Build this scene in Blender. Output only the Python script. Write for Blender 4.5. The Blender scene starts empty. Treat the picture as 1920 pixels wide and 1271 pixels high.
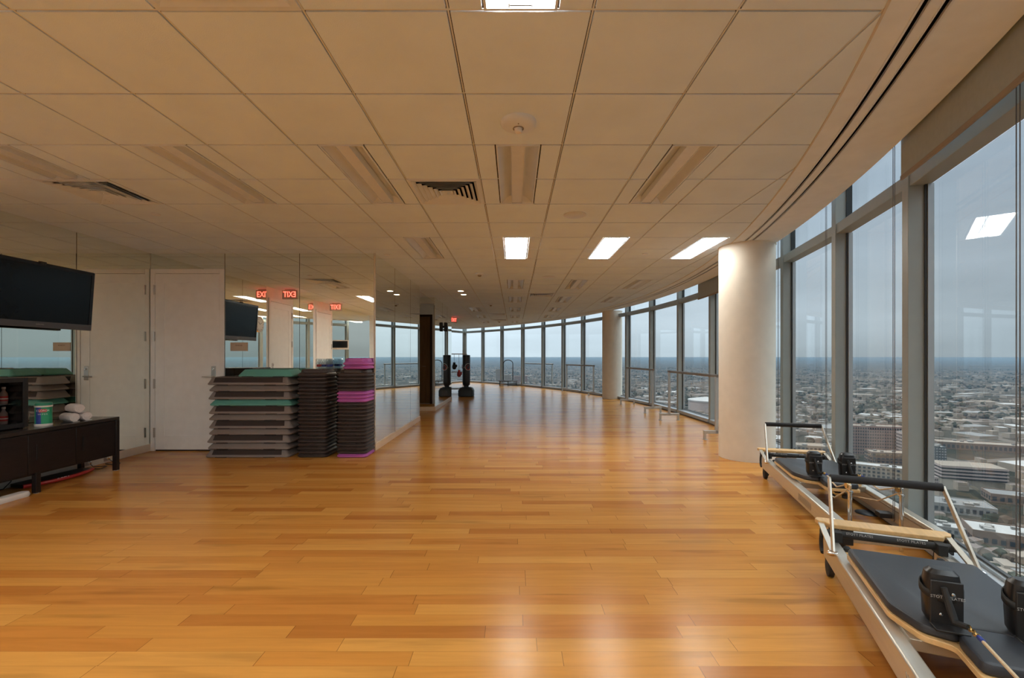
import bpy, bmesh, math, random
from mathutils import Vector, Matrix
PI = math.pi
S = bpy.context.scene
COL = S.collection
# ------------------------------------------------------------------ camera, sky, exposure
EYE, CH = 1.315, 2.764                      # eye height, ceiling height
cam = bpy.data.cameras.new('camera'); co = bpy.data.objects.new('camera', cam); COL.objects.link(co)
co.location = (0, 0, EYE); co.rotation_euler = (PI/2, 0, 0)
cam.sensor_width = 36; cam.lens = 860/1920*36; cam.shift_x = -4/1920; cam.shift_y = 33.5/1920
cam.clip_start = 0.05; cam.clip_end = 90000
S.camera = co
S.view_settings.view_transform = 'Standard'; S.view_settings.look = 'None'
S.view_settings.gamma = 1; S.view_settings.use_curve_mapping = False
S.view_settings.exposure = 0.34
cy = S.cycles
cy.use_denoising = True; cy.max_bounces = 12; cy.diffuse_bounces = 8; cy.glossy_bounces = 7
cy.transmission_bounces = 6; cy.transparent_max_bounces = 16; cy.volume_bounces = 1
cy.sample_clamp_indirect = 4; cy.caustics_reflective = True; cy.caustics_refractive = False
SKY = 1.76
w = bpy.data.worlds.new('overcast_sky'); S.world = w; w.use_nodes = True
nt = w.node_tree; nt.nodes.clear()
def N(nt, t, **k):
    n = nt.nodes.new(t)
    for a, b in k.items():
        if a == 'inp':
            for i, v in b.items(): n.inputs[i].default_value = v
        else: setattr(n, a, b)
    return n
def L(nt, a, b): nt.links.new(a, b)
tc = N(nt, 'ShaderNodeTexCoord'); sp = N(nt, 'ShaderNodeSeparateXYZ'); L(nt, tc.outputs['Generated'], sp.inputs[0])
rp = N(nt, 'ShaderNodeValToRGB'); L(nt, sp.outputs[2], rp.inputs[0])
cr = rp.color_ramp; cr.elements[0].position = 0.0; cr.elements[0].color = (.27, .305, .335, 1)
cr.elements[1].position = 1; cr.elements[1].color = (1, 1, 1, 1)      # an overcast sky is brightest overhead
e = cr.elements.new(.07); e.color = (.32, .36, .40, 1)
e = cr.elements.new(.30); e.color = (.30, .35, .415, 1)
e = cr.elements.new(.48); e.color = (.48, .51, .55, 1)
e = cr.elements.new(.65); e.color = (.95, .97, 1, 1)
mp = N(nt, 'ShaderNodeMapping'); mp.inputs['Scale'].default_value = (1.2, 1.2, 6); L(nt, tc.outputs['Generated'], mp.inputs[0])
ns = N(nt, 'ShaderNodeTexNoise', inp={'Scale': 1.6, 'Detail': 5.0, 'Roughness': .55}); L(nt, mp.outputs[0], ns.inputs['Vector'])
mr = N(nt, 'ShaderNodeMapRange', inp={1: .3, 2: .7, 3: .88, 4: 1.12}); L(nt, ns.outputs[0], mr.inputs[0])
# the cloud deck is brighter to the north-west, darker to the east
dt = N(nt, 'ShaderNodeVectorMath', operation='DOT_PRODUCT'); L(nt, tc.outputs['Generated'], dt.inputs[0]); dt.inputs[1].default_value = (-.75, .66, 0)
m2 = N(nt, 'ShaderNodeMapRange', inp={1: -.35, 2: .75, 3: .55, 4: 1.38}); L(nt, dt.outputs['Value'], m2.inputs[0])
mm = N(nt, 'ShaderNodeMath', operation='MULTIPLY'); L(nt, mr.outputs[0], mm.inputs[0]); L(nt, m2.outputs[0], mm.inputs[1])
bg = N(nt, 'ShaderNodeBackground'); L(nt, rp.outputs[0], bg.inputs[0])
ms = N(nt, 'ShaderNodeMath', operation='MULTIPLY'); L(nt, mm.outputs[0], ms.inputs[0]); ms.inputs[1].default_value = SKY
zen = N(nt, 'ShaderNodeMapRange', inp={1: .42, 2: .95, 3: 1.0, 4: 4.1}); L(nt, sp.outputs[2], zen.inputs[0])
mz = N(nt, 'ShaderNodeMath', operation='MULTIPLY'); L(nt, ms.outputs[0], mz.inputs[0]); L(nt, zen.outputs[0], mz.inputs[1])
L(nt, mz.outputs[0], bg.inputs[1])
wo = N(nt, 'ShaderNodeOutputWorld'); L(nt, bg.outputs[0], wo.inputs[0])
LAMP = 17.0                                  # brightness of the lit troffer lenses and their glowing reflectors

# ------------------------------------------------------------------ materials
def principled(name, col, rough=.5, metal=0, noise=0, nscale=8, bump=0, bscale=60, emit=0, ecol=None, spec=.5, coat=0, stretch=None, trans=0):
    m = bpy.data.materials.new(name); m.use_nodes = True; t = m.node_tree
    b = t.nodes['Principled BSDF']; b.inputs['Base Color'].default_value = (*col, 1)
    b.inputs['Roughness'].default_value = rough; b.inputs['Metallic'].default_value = metal
    b.inputs['Specular IOR Level'].default_value = spec; b.inputs['Coat Weight'].default_value = coat
    if trans: b.inputs['Transmission Weight'].default_value = trans
    c = N(t, 'ShaderNodeTexCoord'); src = c.outputs['Object']
    if stretch:
        mpn = N(t, 'ShaderNodeMapping'); mpn.inputs['Scale'].default_value = stretch; L(t, src, mpn.inputs[0]); src = mpn.outputs[0]
    # every material carries at least a faint procedural variation
    n = N(t, 'ShaderNodeTexNoise', inp={'Scale': nscale, 'Detail': 4.0}); L(t, src, n.inputs['Vector'])
    r = N(t, 'ShaderNodeMapRange', inp={1: .3, 2: .7, 3: 1-max(noise, .03), 4: 1+max(noise, .03)}); L(t, n.outputs[0], r.inputs[0])
    v = N(t, 'ShaderNodeVectorMath', operation='SCALE'); v.inputs[0].default_value = col; L(t, r.outputs[0], v.inputs[3])
    L(t, v.outputs[0], b.inputs['Base Color'])
    if bump:
        n2 = N(t, 'ShaderNodeTexNoise', inp={'Scale': bscale, 'Detail': 3.0}); L(t, src, n2.inputs['Vector'])
        bp = N(t, 'ShaderNodeBump', inp={'Strength': bump, 'Distance': .004}); L(t, n2.outputs[0], bp.inputs['Height']); L(t, bp.outputs[0], b.inputs['Normal'])
    if emit:
        b.inputs['Emission Color'].default_value = (*(ecol or col), 1); b.inputs['Emission Strength'].default_value = emit
    return m
P = principled
M = dict(
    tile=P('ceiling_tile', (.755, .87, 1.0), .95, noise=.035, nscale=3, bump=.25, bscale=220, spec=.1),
    plaster=P('soffit_paint', (.82, .88, .94), .85, spec=.15),
    tee=P('ceiling_tee', (.70, .72, .72), .6),
    plenum=P('plenum_painted_shade', (.07, .045, .03), .95, spec=0),
    white=P('white_paint', (.84, .86, .86), .5, noise=.03, spec=.4),
    column=P('column_paint', (.80, .755, .66), .7, noise=.02, bump=.1, bscale=120, spec=.3),
    basew=P('baseboard_paint', (.66, .60, .50), .45),
    basewood=P('baseboard_maple', (.72, .56, .38), .4, noise=.1, stretch=(1, .3, 6)),
    fixture=P('fixture_white', (.72, .78, .85), .35),
    fixtureg=P('fixture_reflector', (.68, .73, .79), .3, metal=.2),
    lens=P('lit_lens_and_reflector', (1, .93, .8), .5, emit=LAMP, ecol=(1, .97, .90)),
    lens_off=P('unlit_lens', (.72, .77, .84), .4),
    downlight=P('downlight_glow', (1, .9, .7), .5, emit=9, ecol=(1, .78, .5)),
    slot=P('slot_black', (.006, .006, .006), .8, spec=0),
    mull=P('mullion_grey', (.33, .36, .345), .45, metal=.1, noise=.03),
    mulld=P('gasket_dark', (.035, .04, .042), .4),
    sillm=P('sill_paint', (.40, .44, .48), .35, noise=.03),
    mullb=P('frame_silver', (.50, .54, .56), .3, metal=.6),
    shade=P('shade_fabric', (.36, .41, .43), .9, noise=.04, nscale=30, bump=.2, bscale=500),
    hem=P('shade_hem', (.30, .26, .21), .8),
    chain=P('bead_chain', (.10, .09, .085), .4, metal=.5),
    chrome=P('chrome', (.80, .80, .80), .12, metal=1),
    steel=P('satin_steel', (.55, .54, .52), .3, metal=1),
    alu=P('brushed_aluminium', (.66, .63, .56), .35, metal=.75, noise=.04, stretch=(1, .05, 1), nscale=60),
    alud=P('dark_aluminium', (.36, .32, .26), .4, metal=.7),
    barre=P('barre_silver', (.50, .50, .48), .35, metal=.6),
    barrew=P('barre_rail_dark', (.16, .14, .12), .35),
    blackm=P('matt_black', (.012, .011, .011), .5),
    blackf=P('black_foam', (.016, .015, .016), .75, bump=.3, bscale=300),
    vinyl=P('black_vinyl', (.022, .025, .032), .42, bump=.25, bscale=600, spec=.6),
    vinylb=P('black_vinyl_block', (.012, .012, .013), .32, spec=.6),
    cab=P('espresso_wood', (.016, .011, .010), .32, noise=.25, stretch=(1, 1, 12), nscale=10),
    cabtop=P('espresso_top', (.035, .030, .027), .22, noise=.1),
    screen=P('tv_screen', (.006, .008, .012), .12, spec=.25),
    bezel=P('tv_bezel', (.012, .014, .020), .25, spec=.3),
    bezelg=P('tv_trim_grey', (.10, .10, .11), .35, metal=.3),
    door=P('door_paint', (.86, .89, .90), .42, noise=.015, spec=.4),
    grey=P('step_grey', (.24, .205, .19), .5, bump=.3, bscale=260),
    greyd=P('step_mat_dark', (.045, .032, .028), .8, bump=.6, bscale=400),
    teal=P('step_teal', (.11, .36, .31), .5, bump=.3, bscale=260),
    teald=P('step_mat_teal', (.06, .19, .165), .75, bump=.6, bscale=400),
    black=P('step_black', (.042, .030, .027), .42, bump=.2, bscale=260),
    purple=P('step_purple', (.46, .11, .42), .45, bump=.2, bscale=260),
    towel=P('white_terry', (.78, .74, .73), .95, noise=.06, nscale=90, bump=.8, bscale=350),
    red=P('red_rubber', (.50, .025, .02), .45),
    redl=P('red_label', (.50, .04, .035), .5),
    paper=P('label_white', (.85, .85, .83), .6),
    blue=P('label_blue', (.035, .06, .30), .4),
    green=P('label_green', (.02, .33, .17), .35),
    greenl=P('lid_green', (.03, .26, .17), .35),
    plasticw=P('white_plastic', (.80, .78, .74), .35),
    maple=P('maple_ply', (.70, .45, .20), .38, noise=.12, stretch=(12, 1, 12), nscale=5),
    brass=P('brass', (.72, .52, .22), .25, metal=1),
    rope=P('cord_tan', (.62, .48, .31), .8, bump=.6, bscale=500),
    rubber=P('black_rubber', (.02, .02, .02), .7),
    print_=P('grey_print', (.34, .33, .32), .6),
    beige=P('sign_beige', (.52, .43, .33), .5),
    brown=P('print_brown', (.16, .10, .05), .6),
    bronze=P('bronze_door', (.20, .115, .055), .28, metal=.55, noise=.15, stretch=(6, 6, .5), nscale=4),
    bronzed=P('bronze_frame', (.05, .03, .02), .4, metal=.4),
    redglow=P('exit_letters', (1, .05, .03), .5, emit=7, ecol=(1, .06, .04)),
    exitb=P('exit_box', (.62, .55, .50), .5),
    clockf=P('clock_face', (.75, .75, .72), .4),
    socket=P('outlet_steel', (.45, .43, .40), .3, metal=.9),
    carpet=P('floor_cover', (.045, .05, .06), .5),
    bagblk=P('bag_black', (.012, .011, .011), .38),
    bagbase=P('bag_base', (.022, .027, .027), .45),
    glove=P('glove_red', (.42, .03, .03), .4),
    facadepink=P('pink_stucco', (0.202, 0.130, 0.106), .9),
    facadepale=P('pale_stucco', (0.221, 0.182, 0.168), .9),
    facadetan=P('tan_concrete', (0.182, 0.149, 0.115), .9),
    facadegrey=P('grey_concrete', (0.144, 0.139, 0.130), .9),
    facadedark=P('dark_cladding', (.035, .045, .05), .5),
    facadebrick=P('brown_brick', (0.106, 0.070, 0.050), .9),
    glassdark=P('window_dark', (.03, .035, .04), .2),
    roofw=P('white_roof', (0.216, 0.216, 0.211), .9, noise=.08, nscale=.05),
    roofg=P('grey_roof', (0.096, 0.096, 0.094), .9, noise=.1, nscale=.05),
    rooft=P('tan_roof', (0.134, 0.110, 0.086), .9, noise=.1, nscale=.05),
    roofb=P('brown_roof', (0.072, 0.053, 0.043), .9),
    tree=P('winter_tree', (0.024, 0.026, 0.019), 1, noise=.4, nscale=.2, spec=0),
    treeb=P('bare_tree', (0.053, 0.041, 0.031), 1, noise=.4, nscale=.2, spec=0),
)
def glass(name, tint, ior=1.5, rough=0):
    m = bpy.data.materials.new(name); m.use_nodes = True; t = m.node_tree; t.nodes.clear()
    tr = N(t, 'ShaderNodeBsdfTransparent'); tr.inputs[0].default_value = (*tint, 1)
    gl = N(t, 'ShaderNodeBsdfGlossy'); gl.inputs['Roughness'].default_value = rough
    lw = N(t, 'ShaderNodeLayerWeight'); pw = N(t, 'ShaderNodeMath', operation='POWER'); L(t, lw.outputs['Facing'], pw.inputs[0]); pw.inputs[1].default_value = 5
    f0 = ((ior-1)/(ior+1))**2
    fr = N(t, 'ShaderNodeMath', operation='MULTIPLY_ADD'); L(t, pw.outputs[0], fr.inputs[0]); fr.inputs[1].default_value = 1-f0; fr.inputs[2].default_value = f0
    mx = N(t, 'ShaderNodeMixShader'); L(t, fr.outputs[0], mx.inputs[0]); L(t, tr.outputs[0], mx.inputs[1]); L(t, gl.outputs[0], mx.inputs[2])
    o = N(t, 'ShaderNodeOutputMaterial'); L(t, mx.outputs[0], o.inputs[0]); return m
M['glass'] = glass('window_glass', (.90, .94, .945), 1.34)
M['clear'] = glass('clear_plastic', (.80, .84, .86), 1.4, .08)
M['fridgeglass'] = glass('smoked_glass', (.75, .75, .75), 1.5)
def mirror_mat():
    m = bpy.data.materials.new('mirror_silver'); m.use_nodes = True; t = m.node_tree
    b = t.nodes['Principled BSDF']; b.inputs['Metallic'].default_value = 1; b.inputs['Roughness'].default_value = .0
    b.inputs['Base Color'].default_value = (.89, .91, .85, 1); return m
M['mirror'] = mirror_mat()
def floor_mat():
    m = bpy.data.materials.new('maple_planks'); m.use_nodes = True; t = m.node_tree
    b = t.nodes['Principled BSDF']; c = N(t, 'ShaderNodeTexCoord'); s = N(t, 'ShaderNodeSeparateXYZ'); L(t, c.outputs['Object'], s.inputs[0])
    def mth(op, a, bb=None, cc=None):
        n = N(t, 'ShaderNodeMath', operation=op)
        for i, x in enumerate((a, bb, cc)):
            if x is None: continue
            if isinstance(x, (int, float)): n.inputs[i].default_value = x
            else: L(t, x, n.inputs[i])
        return n.outputs[0]
    PW = .0975
    yy = mth('DIVIDE', s.outputs[1], PW); row = mth('FLOOR', yy); fy = mth('SUBTRACT', yy, row)
    wn = N(t, 'ShaderNodeTexWhiteNoise', noise_dimensions='1D'); L(t, row, wn.inputs['W'])
    ln = mth('MULTIPLY_ADD', wn.outputs[0], .75, .66)               # plank length differs by row
    wn2 = N(t, 'ShaderNodeTexWhiteNoise', noise_dimensions='1D'); L(t, mth('ADD', row, 311.7), wn2.inputs['W'])
    xx = mth('DIVIDE', mth('ADD', s.outputs[0], mth('MULTIPLY', wn2.outputs[0], 7.0)), ln)
    # jitter the joints so that the boards of one row differ in length as well
    ci = mth('FLOOR', xx); fx = mth('SUBTRACT', xx, ci)
    cmb = N(t, 'ShaderNodeCombineXYZ'); L(t, ci, cmb.inputs[0]); L(t, row, cmb.inputs[1])
    pid = N(t, 'ShaderNodeTexWhiteNoise', noise_dimensions='2D'); L(t, cmb.outputs[0], pid.inputs['Vector'])
    gv = N(t, 'ShaderNodeCombineXYZ'); L(t, mth('MULTIPLY', s.outputs[0], 1.6), gv.inputs[0]); L(t, mth('MULTIPLY', s.outputs[1], 22), gv.inputs[1]); L(t, mth('MULTIPLY', pid.outputs[0], 50), gv.inputs[2])
    gn = N(t, 'ShaderNodeTexNoise', inp={'Scale': 1.0, 'Detail': 6.0, 'Roughness': .6, 'Distortion': .7}); L(t, gv.outputs[0], gn.inputs['Vector'])
    gv2 = N(t, 'ShaderNodeCombineXYZ'); L(t, mth('MULTIPLY', s.outputs[0], .9), gv2.inputs[0]); L(t, mth('MULTIPLY', s.outputs[1], 7), gv2.inputs[1]); L(t, mth('MULTIPLY', pid.outputs[0], 90), gv2.inputs[2])
    st = N(t, 'ShaderNodeTexNoise', inp={'Scale': 1.3, 'Detail': 3.0}); L(t, gv2.outputs[0], st.inputs['Vector'])
    r = N(t, 'ShaderNodeValToRGB'); L(t, pid.outputs[0], r.inputs[0])
    k = r.color_ramp; k.elements[0].position = 0; k.elements[0].color = (.41, .155, .029, 1); k.elements[1].position = 1; k.elements[1].color = (.60, .295, .068, 1)
    for p_, c_ in ((.12, (.475, .19, .036, 1)), (.4, (.53, .235, .046, 1)), (.75, (.565, .262, .056, 1))):
        z = k.elements.new(p_); z.color = c_
    g = N(t, 'ShaderNodeMapRange', inp={1: .25, 2: .75, 3: .86, 4: 1.10}); L(t, gn.outputs[0], g.inputs[0])
    sk = N(t, 'ShaderNodeMapRange', inp={1: .60, 2: .74, 3: 1.0, 4: .74}); L(t, st.outputs[0], sk.inputs[0])
    lines = mth('MAXIMUM', mth('LESS_THAN', fy, .012), mth('LESS_THAN', mth('MULTIPLY', fx, ln), .0030))
    lm = mth('SUBTRACT', 1.0, mth('MULTIPLY', lines, .55))
    v = N(t, 'ShaderNodeVectorMath', operation='SCALE'); L(t, r.outputs[0], v.inputs[0])
    L(t, mth('MULTIPLY', mth('MULTIPLY', g.outputs[0], sk.outputs[0]), lm), v.inputs[3]); L(t, v.outputs[0], b.inputs['Base Color'])
    rr = N(t, 'ShaderNodeMapRange', inp={1: 0., 2: 1., 3: .19, 4: .29}); L(t, gn.outputs[0], rr.inputs[0]); L(t, rr.outputs[0], b.inputs['Roughness'])
    b.inputs['Specular IOR Level'].default_value = .20; b.inputs['Coat Weight'].default_value = .0; b.inputs['Coat Roughness'].default_value = .12
    wv = N(t, 'ShaderNodeTexNoise', inp={'Scale': 3.0, 'Detail': 2.0}); L(t, gv.outputs[0], wv.inputs['Vector'])
    bp = N(t, 'ShaderNodeBump', inp={'Strength': .10, 'Distance': .003}); L(t, mth('SUBTRACT', wv.outputs[0], mth('MULTIPLY', lines, 1.0)), bp.inputs['Height']); L(t, bp.outputs[0], b.inputs['Normal'])
    return m
M['floor'] = floor_mat()
def ground_mat():
    K = .24
    m = bpy.data.materials.new('city_ground'); m.use_nodes = True; t = m.node_tree
    b = t.nodes['Principled BSDF']; b.inputs['Roughness'].default_value = 1; b.inputs['Specular IOR Level'].default_value = 0
    c = N(t, 'ShaderNodeTexCoord')
    n1 = N(t, 'ShaderNodeTexNoise', inp={'Scale': .0016, 'Detail': 6.0, 'Roughness': .6}); L(t, c.outputs['Object'], n1.inputs['Vector'])
    r1 = N(t, 'ShaderNodeValToRGB'); L(t, n1.outputs[0], r1.inputs[0]); k = r1.color_ramp
    k.elements[0].position = .40; k.elements[0].color = (.06, .066, .05, 1); k.elements[1].position = .62; k.elements[1].color = (.25, .195, .15, 1)
    z = k.elements.new(.50); z.color = (.11, .10, .078, 1)
    vo = N(t, 'ShaderNodeTexVoronoi', inp={'Scale': .016}); L(t, c.outputs['Object'], vo.inputs['Vector'])
    sv = N(t, 'ShaderNodeSeparateColor'); L(t, vo.outputs['Color'], sv.inputs[0])
    r2 = N(t, 'ShaderNodeValToRGB'); L(t, sv.outputs[0], r2.inputs[0]); k = r2.color_ramp; k.interpolation = 'CONSTANT'
    k.elements[0].position = 0; k.elements[0].color = (.07, .07, .052, 1); k.elements[1].position = .9; k.elements[1].color = (.40, .36, .31, 1)
    for p_, c_ in ((.3, (.15, .12, .092, 1)), (.55, (.22, .19, .155, 1)), (.72, (.10, .092, .072, 1))):
        z = k.elements.new(p_); z.color = c_
    mx = N(t, 'ShaderNodeMix', data_type='RGBA', inp={0: .5}); L(t, r1.outputs[0], mx.inputs[6]); L(t, r2.outputs[0], mx.inputs[7])
    ve = N(t, 'ShaderNodeTexVoronoi', feature='DISTANCE_TO_EDGE', inp={'Scale': .0052}); L(t, c.outputs['Object'], ve.inputs['Vector'])
    lt = N(t, 'ShaderNodeMath', operation='LESS_THAN'); lt.inputs[1].default_value = .035; L(t, ve.outputs['Distance'], lt.inputs[0])
    m3 = N(t, 'ShaderNodeMix', data_type='RGBA'); L(t, lt.outputs[0], m3.inputs[0]); L(t, mx.outputs[2], m3.inputs[6]); m3.inputs[7].default_value = (.32, .28, .24, 1)
    dk = N(t, 'ShaderNodeVectorMath', operation='SCALE'); L(t, m3.outputs[2], dk.inputs[0]); dk.inputs[3].default_value = K; L(t, dk.outputs[0], b.inputs['Base Color']); return m
M['ground'] = ground_mat()

# ------------------------------------------------------------------ mesh helpers
class MB:
    def __init__(s): s.bm = bmesh.new()
    def quad(s, *pts):
        return s.bm.faces.new([s.bm.verts.new(p) for p in pts])
    def poly(s, pts): return s.quad(*pts)
    def box(s, x0, x1, y0, y1, z0, z1, m=None):
        v = [Vector((x, y, z)) for x in (x0, x1) for y in (y0, y1) for z in (z0, z1)]
        if m: v = [m @ p for p in v]
        v = [s.bm.verts.new(p) for p in v]
        for f in ((0, 1, 3, 2), (4, 6, 7, 5), (0, 4, 5, 1), (2, 3, 7, 6), (0, 2, 6, 4), (1, 5, 7, 3)): s.bm.faces.new([v[i] for i in f])
        return s
    def bar(s, a, b, wd, th, up=(0, 0, 1)):
        a, b = Vector(a), Vector(b); d = b-a; ln = d.length; d.normalize(); up = Vector(up)
        x = d.cross(up)
        if x.length < 1e-4: x = d.cross(Vector((1, 0, 0)))
        x.normalize(); z = x.cross(d)
        m = Matrix.Translation(a) @ Matrix((x, d, z)).transposed().to_4x4()
        return s.box(-wd/2, wd/2, 0, ln, -th/2, th/2, m)
    def ring(s, pts): return [s.bm.verts.new(p) for p in pts]
    def bridge(s, r1, r2, close=True):
        n = len(r1)
        for i in range(n if close else n-1): s.bm.faces.new((r1[i], r1[(i+1) % n], r2[(i+1) % n], r2[i]))
    def loops(s, rings, cap=True):
        rr = [s.ring(r) for r in rings]
        for a, b in zip(rr, rr[1:]): s.bridge(a, b)
        if cap: s.bm.faces.new(list(reversed(rr[0]))); s.bm.faces.new(rr[-1])
        return s
    def tube(s, pts, r, n=10, cap=True, closed=False):
        pts = [Vector(p) for p in pts]; rings = []; prev = None
        for i, p in enumerate(pts):
            if closed: d = pts[(i+1) % len(pts)]-pts[i-1]
            else: d = pts[min(i+1, len(pts)-1)]-pts[max(i-1, 0)]
            d.normalize()
            if prev is None:
                a = Vector((0, 0, 1)) if abs(d.z) < .9 else Vector((1, 0, 0)); x = d.cross(a).normalized()
            else: x = (prev-d*prev.dot(d)).normalized()
            prev = x; y = d.cross(x); rad = r[i] if isinstance(r, (list, tuple)) else r
            rings.append([p+x*rad*math.cos(2*PI*k/n)+y*rad*math.sin(2*PI*k/n) for k in range(n)])
        rr = [s.ring(q) for q in rings]
        for a, b in zip(rr, rr[1:]): s.bridge(a, b)
        if closed: s.bridge(rr[-1], rr[0])
        elif cap: s.bm.faces.new(list(reversed(rr[0]))); s.bm.faces.new(rr[-1])
        return s
    def lathe(s, prof, n=24, m=None, caps=True):
        m = m or Matrix.Identity(4)
        rings = [[m @ Vector((max(r, 1e-4)*math.cos(2*PI*k/n), max(r, 1e-4)*math.sin(2*PI*k/n), z)) for k in range(n)] for r, z in prof]
        return s.loops(rings, caps)
    def rbox(s, prof, seg=4, cx=0, cy=0):
        """stack of rounded rectangles: (z, half_x, half_y, corner_radius)"""
        rings = []
        for z, hx, hy, r in prof:
            q = []
            for ax, ay, a0 in ((1, 1, 0), (-1, 1, PI/2), (-1, -1, PI), (1, -1, 3*PI/2)):
                for k in range(seg+1):
                    a = a0+PI/2*k/seg; q.append((cx+ax*(hx-r)+r*math.cos(a), cy+ay*(hy-r)+r*math.sin(a), z))
            rings.append(q)
        return s.loops(rings)
    def prism(s, pts, z0, z1):
        return s.loops([[(x, y, z0) for x, y in pts], [(x, y, z1) for x, y in pts]])
    def build(s, name, mat, parent=None, bevel=0, smooth=True, kind=None, mats=None):
        bmesh.ops.recalc_face_normals(s.bm, faces=s.bm.faces[:])
        me = bpy.data.meshes.new(name); s.bm.to_mesh(me); s.bm.free()
        for q in (mats or [mat]): me.materials.append(M[q] if isinstance(q, str) else q)
        if smooth:
            for p_ in me.polygons: p_.use_smooth = True
            me.set_sharp_from_angle(angle=math.radians(32))
        o = bpy.data.objects.new(name, me); COL.objects.link(o)
        if parent: o.parent = parent
        if bevel:
            md = o.modifiers.new('bevel', 'BEVEL'); md.width = bevel; md.segments = 2; md.limit_method = 'ANGLE'
        if kind: o['kind'] = kind
        return o
def tag(o, label, cat, group=None):
    o['label'] = label; o['category'] = cat
    if group: o['group'] = group
    return o
def thing(name, label=None, cat=None, loc=(0, 0, 0), rz=0, group=None, kind=None):
    o = bpy.data.objects.new(name, None); COL.objects.link(o); o.empty_display_size = .05
    o.location = loc; o.rotation_euler = (0, 0, rz)
    if label: tag(o, label, cat, group)
    if kind: o['kind'] = kind
    return o
def dup(root, loc=None, rz=None, label=None, group=None):
    r = root.copy(); COL.objects.link(r)
    if loc is not None: r.location = loc
    if rz is not None: r.rotation_euler = (0, 0, rz)
    if label: r['label'] = label
    if group: r['group'] = group
    for ch in list(root.children):
        c = ch.copy(); COL.objects.link(c); c.parent = r
        for g in list(ch.children):
            d = g.copy(); COL.objects.link(d); d.parent = c
    return r
def text(name, body, size, mat, parent, loc, rot, extrude=.0006, align='CENTER', sx=1):
    cu = bpy.data.curves.new(name, 'FONT'); cu.body = body; cu.size = size; cu.extrude = extrude; cu.align_x = align; cu.align_y = 'CENTER'; cu.resolution_u = 2
    t = bpy.data.objects.new(name, cu); COL.objects.link(t)
    dg = bpy.context.evaluated_depsgraph_get(); me = bpy.data.meshes.new_from_object(t.evaluated_get(dg))
    bpy.data.objects.remove(t); bpy.data.curves.remove(cu)
    me.materials.clear(); me.materials.append(M[mat])
    o = bpy.data.objects.new(name, me); COL.objects.link(o); o.parent = parent; o.location = loc; o.rotation_euler = rot; o.scale = (sx, 1, 1)
    return o

# ------------------------------------------------------------------ plan of the tower floor
C0 = Vector((-15.95, 9.5)); RG = 19.94      # curved glass facade
XL, YB, XM = -5.09, 6.42, -1.95             # left wall, back wall, long mirror wall
def arc(a, r=RG, z=0):                      # a = arc position in 1.524 m bays
    t = a*1.524/RG; return Vector((C0.x+r*math.cos(t), C0.y+r*math.sin(t), z))
BAYS = [-11.6, -10.6, -9.5, -8.4, -7.35, -6.25, -5.15, -4.13, -3.24, -2.28, -1.3, -.33, .78, 1.87, 2.88, 3.9, 4.91, 5.86, 6.86, 7.9, 8.97, 9.96, 10.98]
CORNER = arc(10.98)
DIR2 = Vector((-.457, -.889)); END2 = Vector((CORNER.x, CORNER.y))+DIR2*8.0

# floor slab, following the facade
pts = [arc(-11.6+i*(22.58/70), RG-.012) for i in range(71)]
outline = [(p.x, p.y) for p in pts]+[(END2.x, END2.y), (-6.9, END2.y-.3), (-6.9, -7.9)]
m = MB(); m.prism(outline, -.25, 0); fl = m.build('floor', 'floor', smooth=False, kind='structure')
m = MB(); m.prism(outline, 3.45, 3.6); m.build('trim_1', 'plaster', smooth=False, kind='structure')

# ------------------------------------------------------------------ suspended ceiling
GX, GY, T = -.277, 2.527, .6075
RT, RE = RG-.87, RG-.32
arcT = [arc(-11.9+i*.25, RT) for i in range(94)]
def clip(poly):
    for a, b in zip(arcT, arcT[1:]):
        if not poly: return poly
        nx, ny = -(b.y-a.y), (b.x-a.x)      # inside is left of the edge
        out = []
        for i in range(len(poly)):
            p, q = poly[i], poly[(i+1) % len(poly)]
            dp = (p[0]-a.x)*nx+(p[1]-a.y)*ny; dq = (q[0]-a.x)*nx+(q[1]-a.y)*ny
            if dp >= 0: out.append(p)
            if (dp >= 0) != (dq >= 0):
                t = dp/(dp-dq); out.append((p[0]+(q[0]-p[0])*t, p[1]+(q[1]-p[1])*t))
        poly = out
    return poly
def cell_of(x, y): return (round((x-GX)/T-.5), round((y-GY)/T-.5))
LIGHTS = []                                 # (k column, first row index, lit)
def yrow(j): return GY+j*T
for k in range(-3, 2): LIGHTS.append((k, 1, False))
LIGHTS = [(k, j, l) for k, j, l in LIGHTS]
LIGHTS += [(-1, 5, False), (0, 5, True), (1, 5, True), (2, 5, True)]
for k in (0, 1, 2): LIGHTS += [(k, 10, False), (k, 14, False)]
LIGHTS += [(0, 18, False), (1, 18, False), (-1, 18, False), (0, 22, False), (1, 22, False), (-1, 22, False), (0, 26, False), (-1, 26, False)]
LIGHTS += [(0, -3, True)]
LIGHTS += [(-1, -7, True), (-3, -3, True), (-2, -3, True), (0, -7, True), (-2, -11, True), (-3, -7, True), (-1, -11, True), (-2, -7, True), (1, -7, True), (0, -11, True), (-3, -15, True)]  # unseen lit lights added beside and behind the camera to brighten the room
VENTS = [(-1, 2), (-6, 2), (-2, -2), (1, 13), (-5, -3), (-1, 21), (-1, 25)]
used = {}
for k, j, l in LIGHTS:
    for d in (0, 1): used[(2*k, j+d)] = 'L'
for v in VENTS: used[v] = 'V'
mt = MB(); tee = MB()
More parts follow.
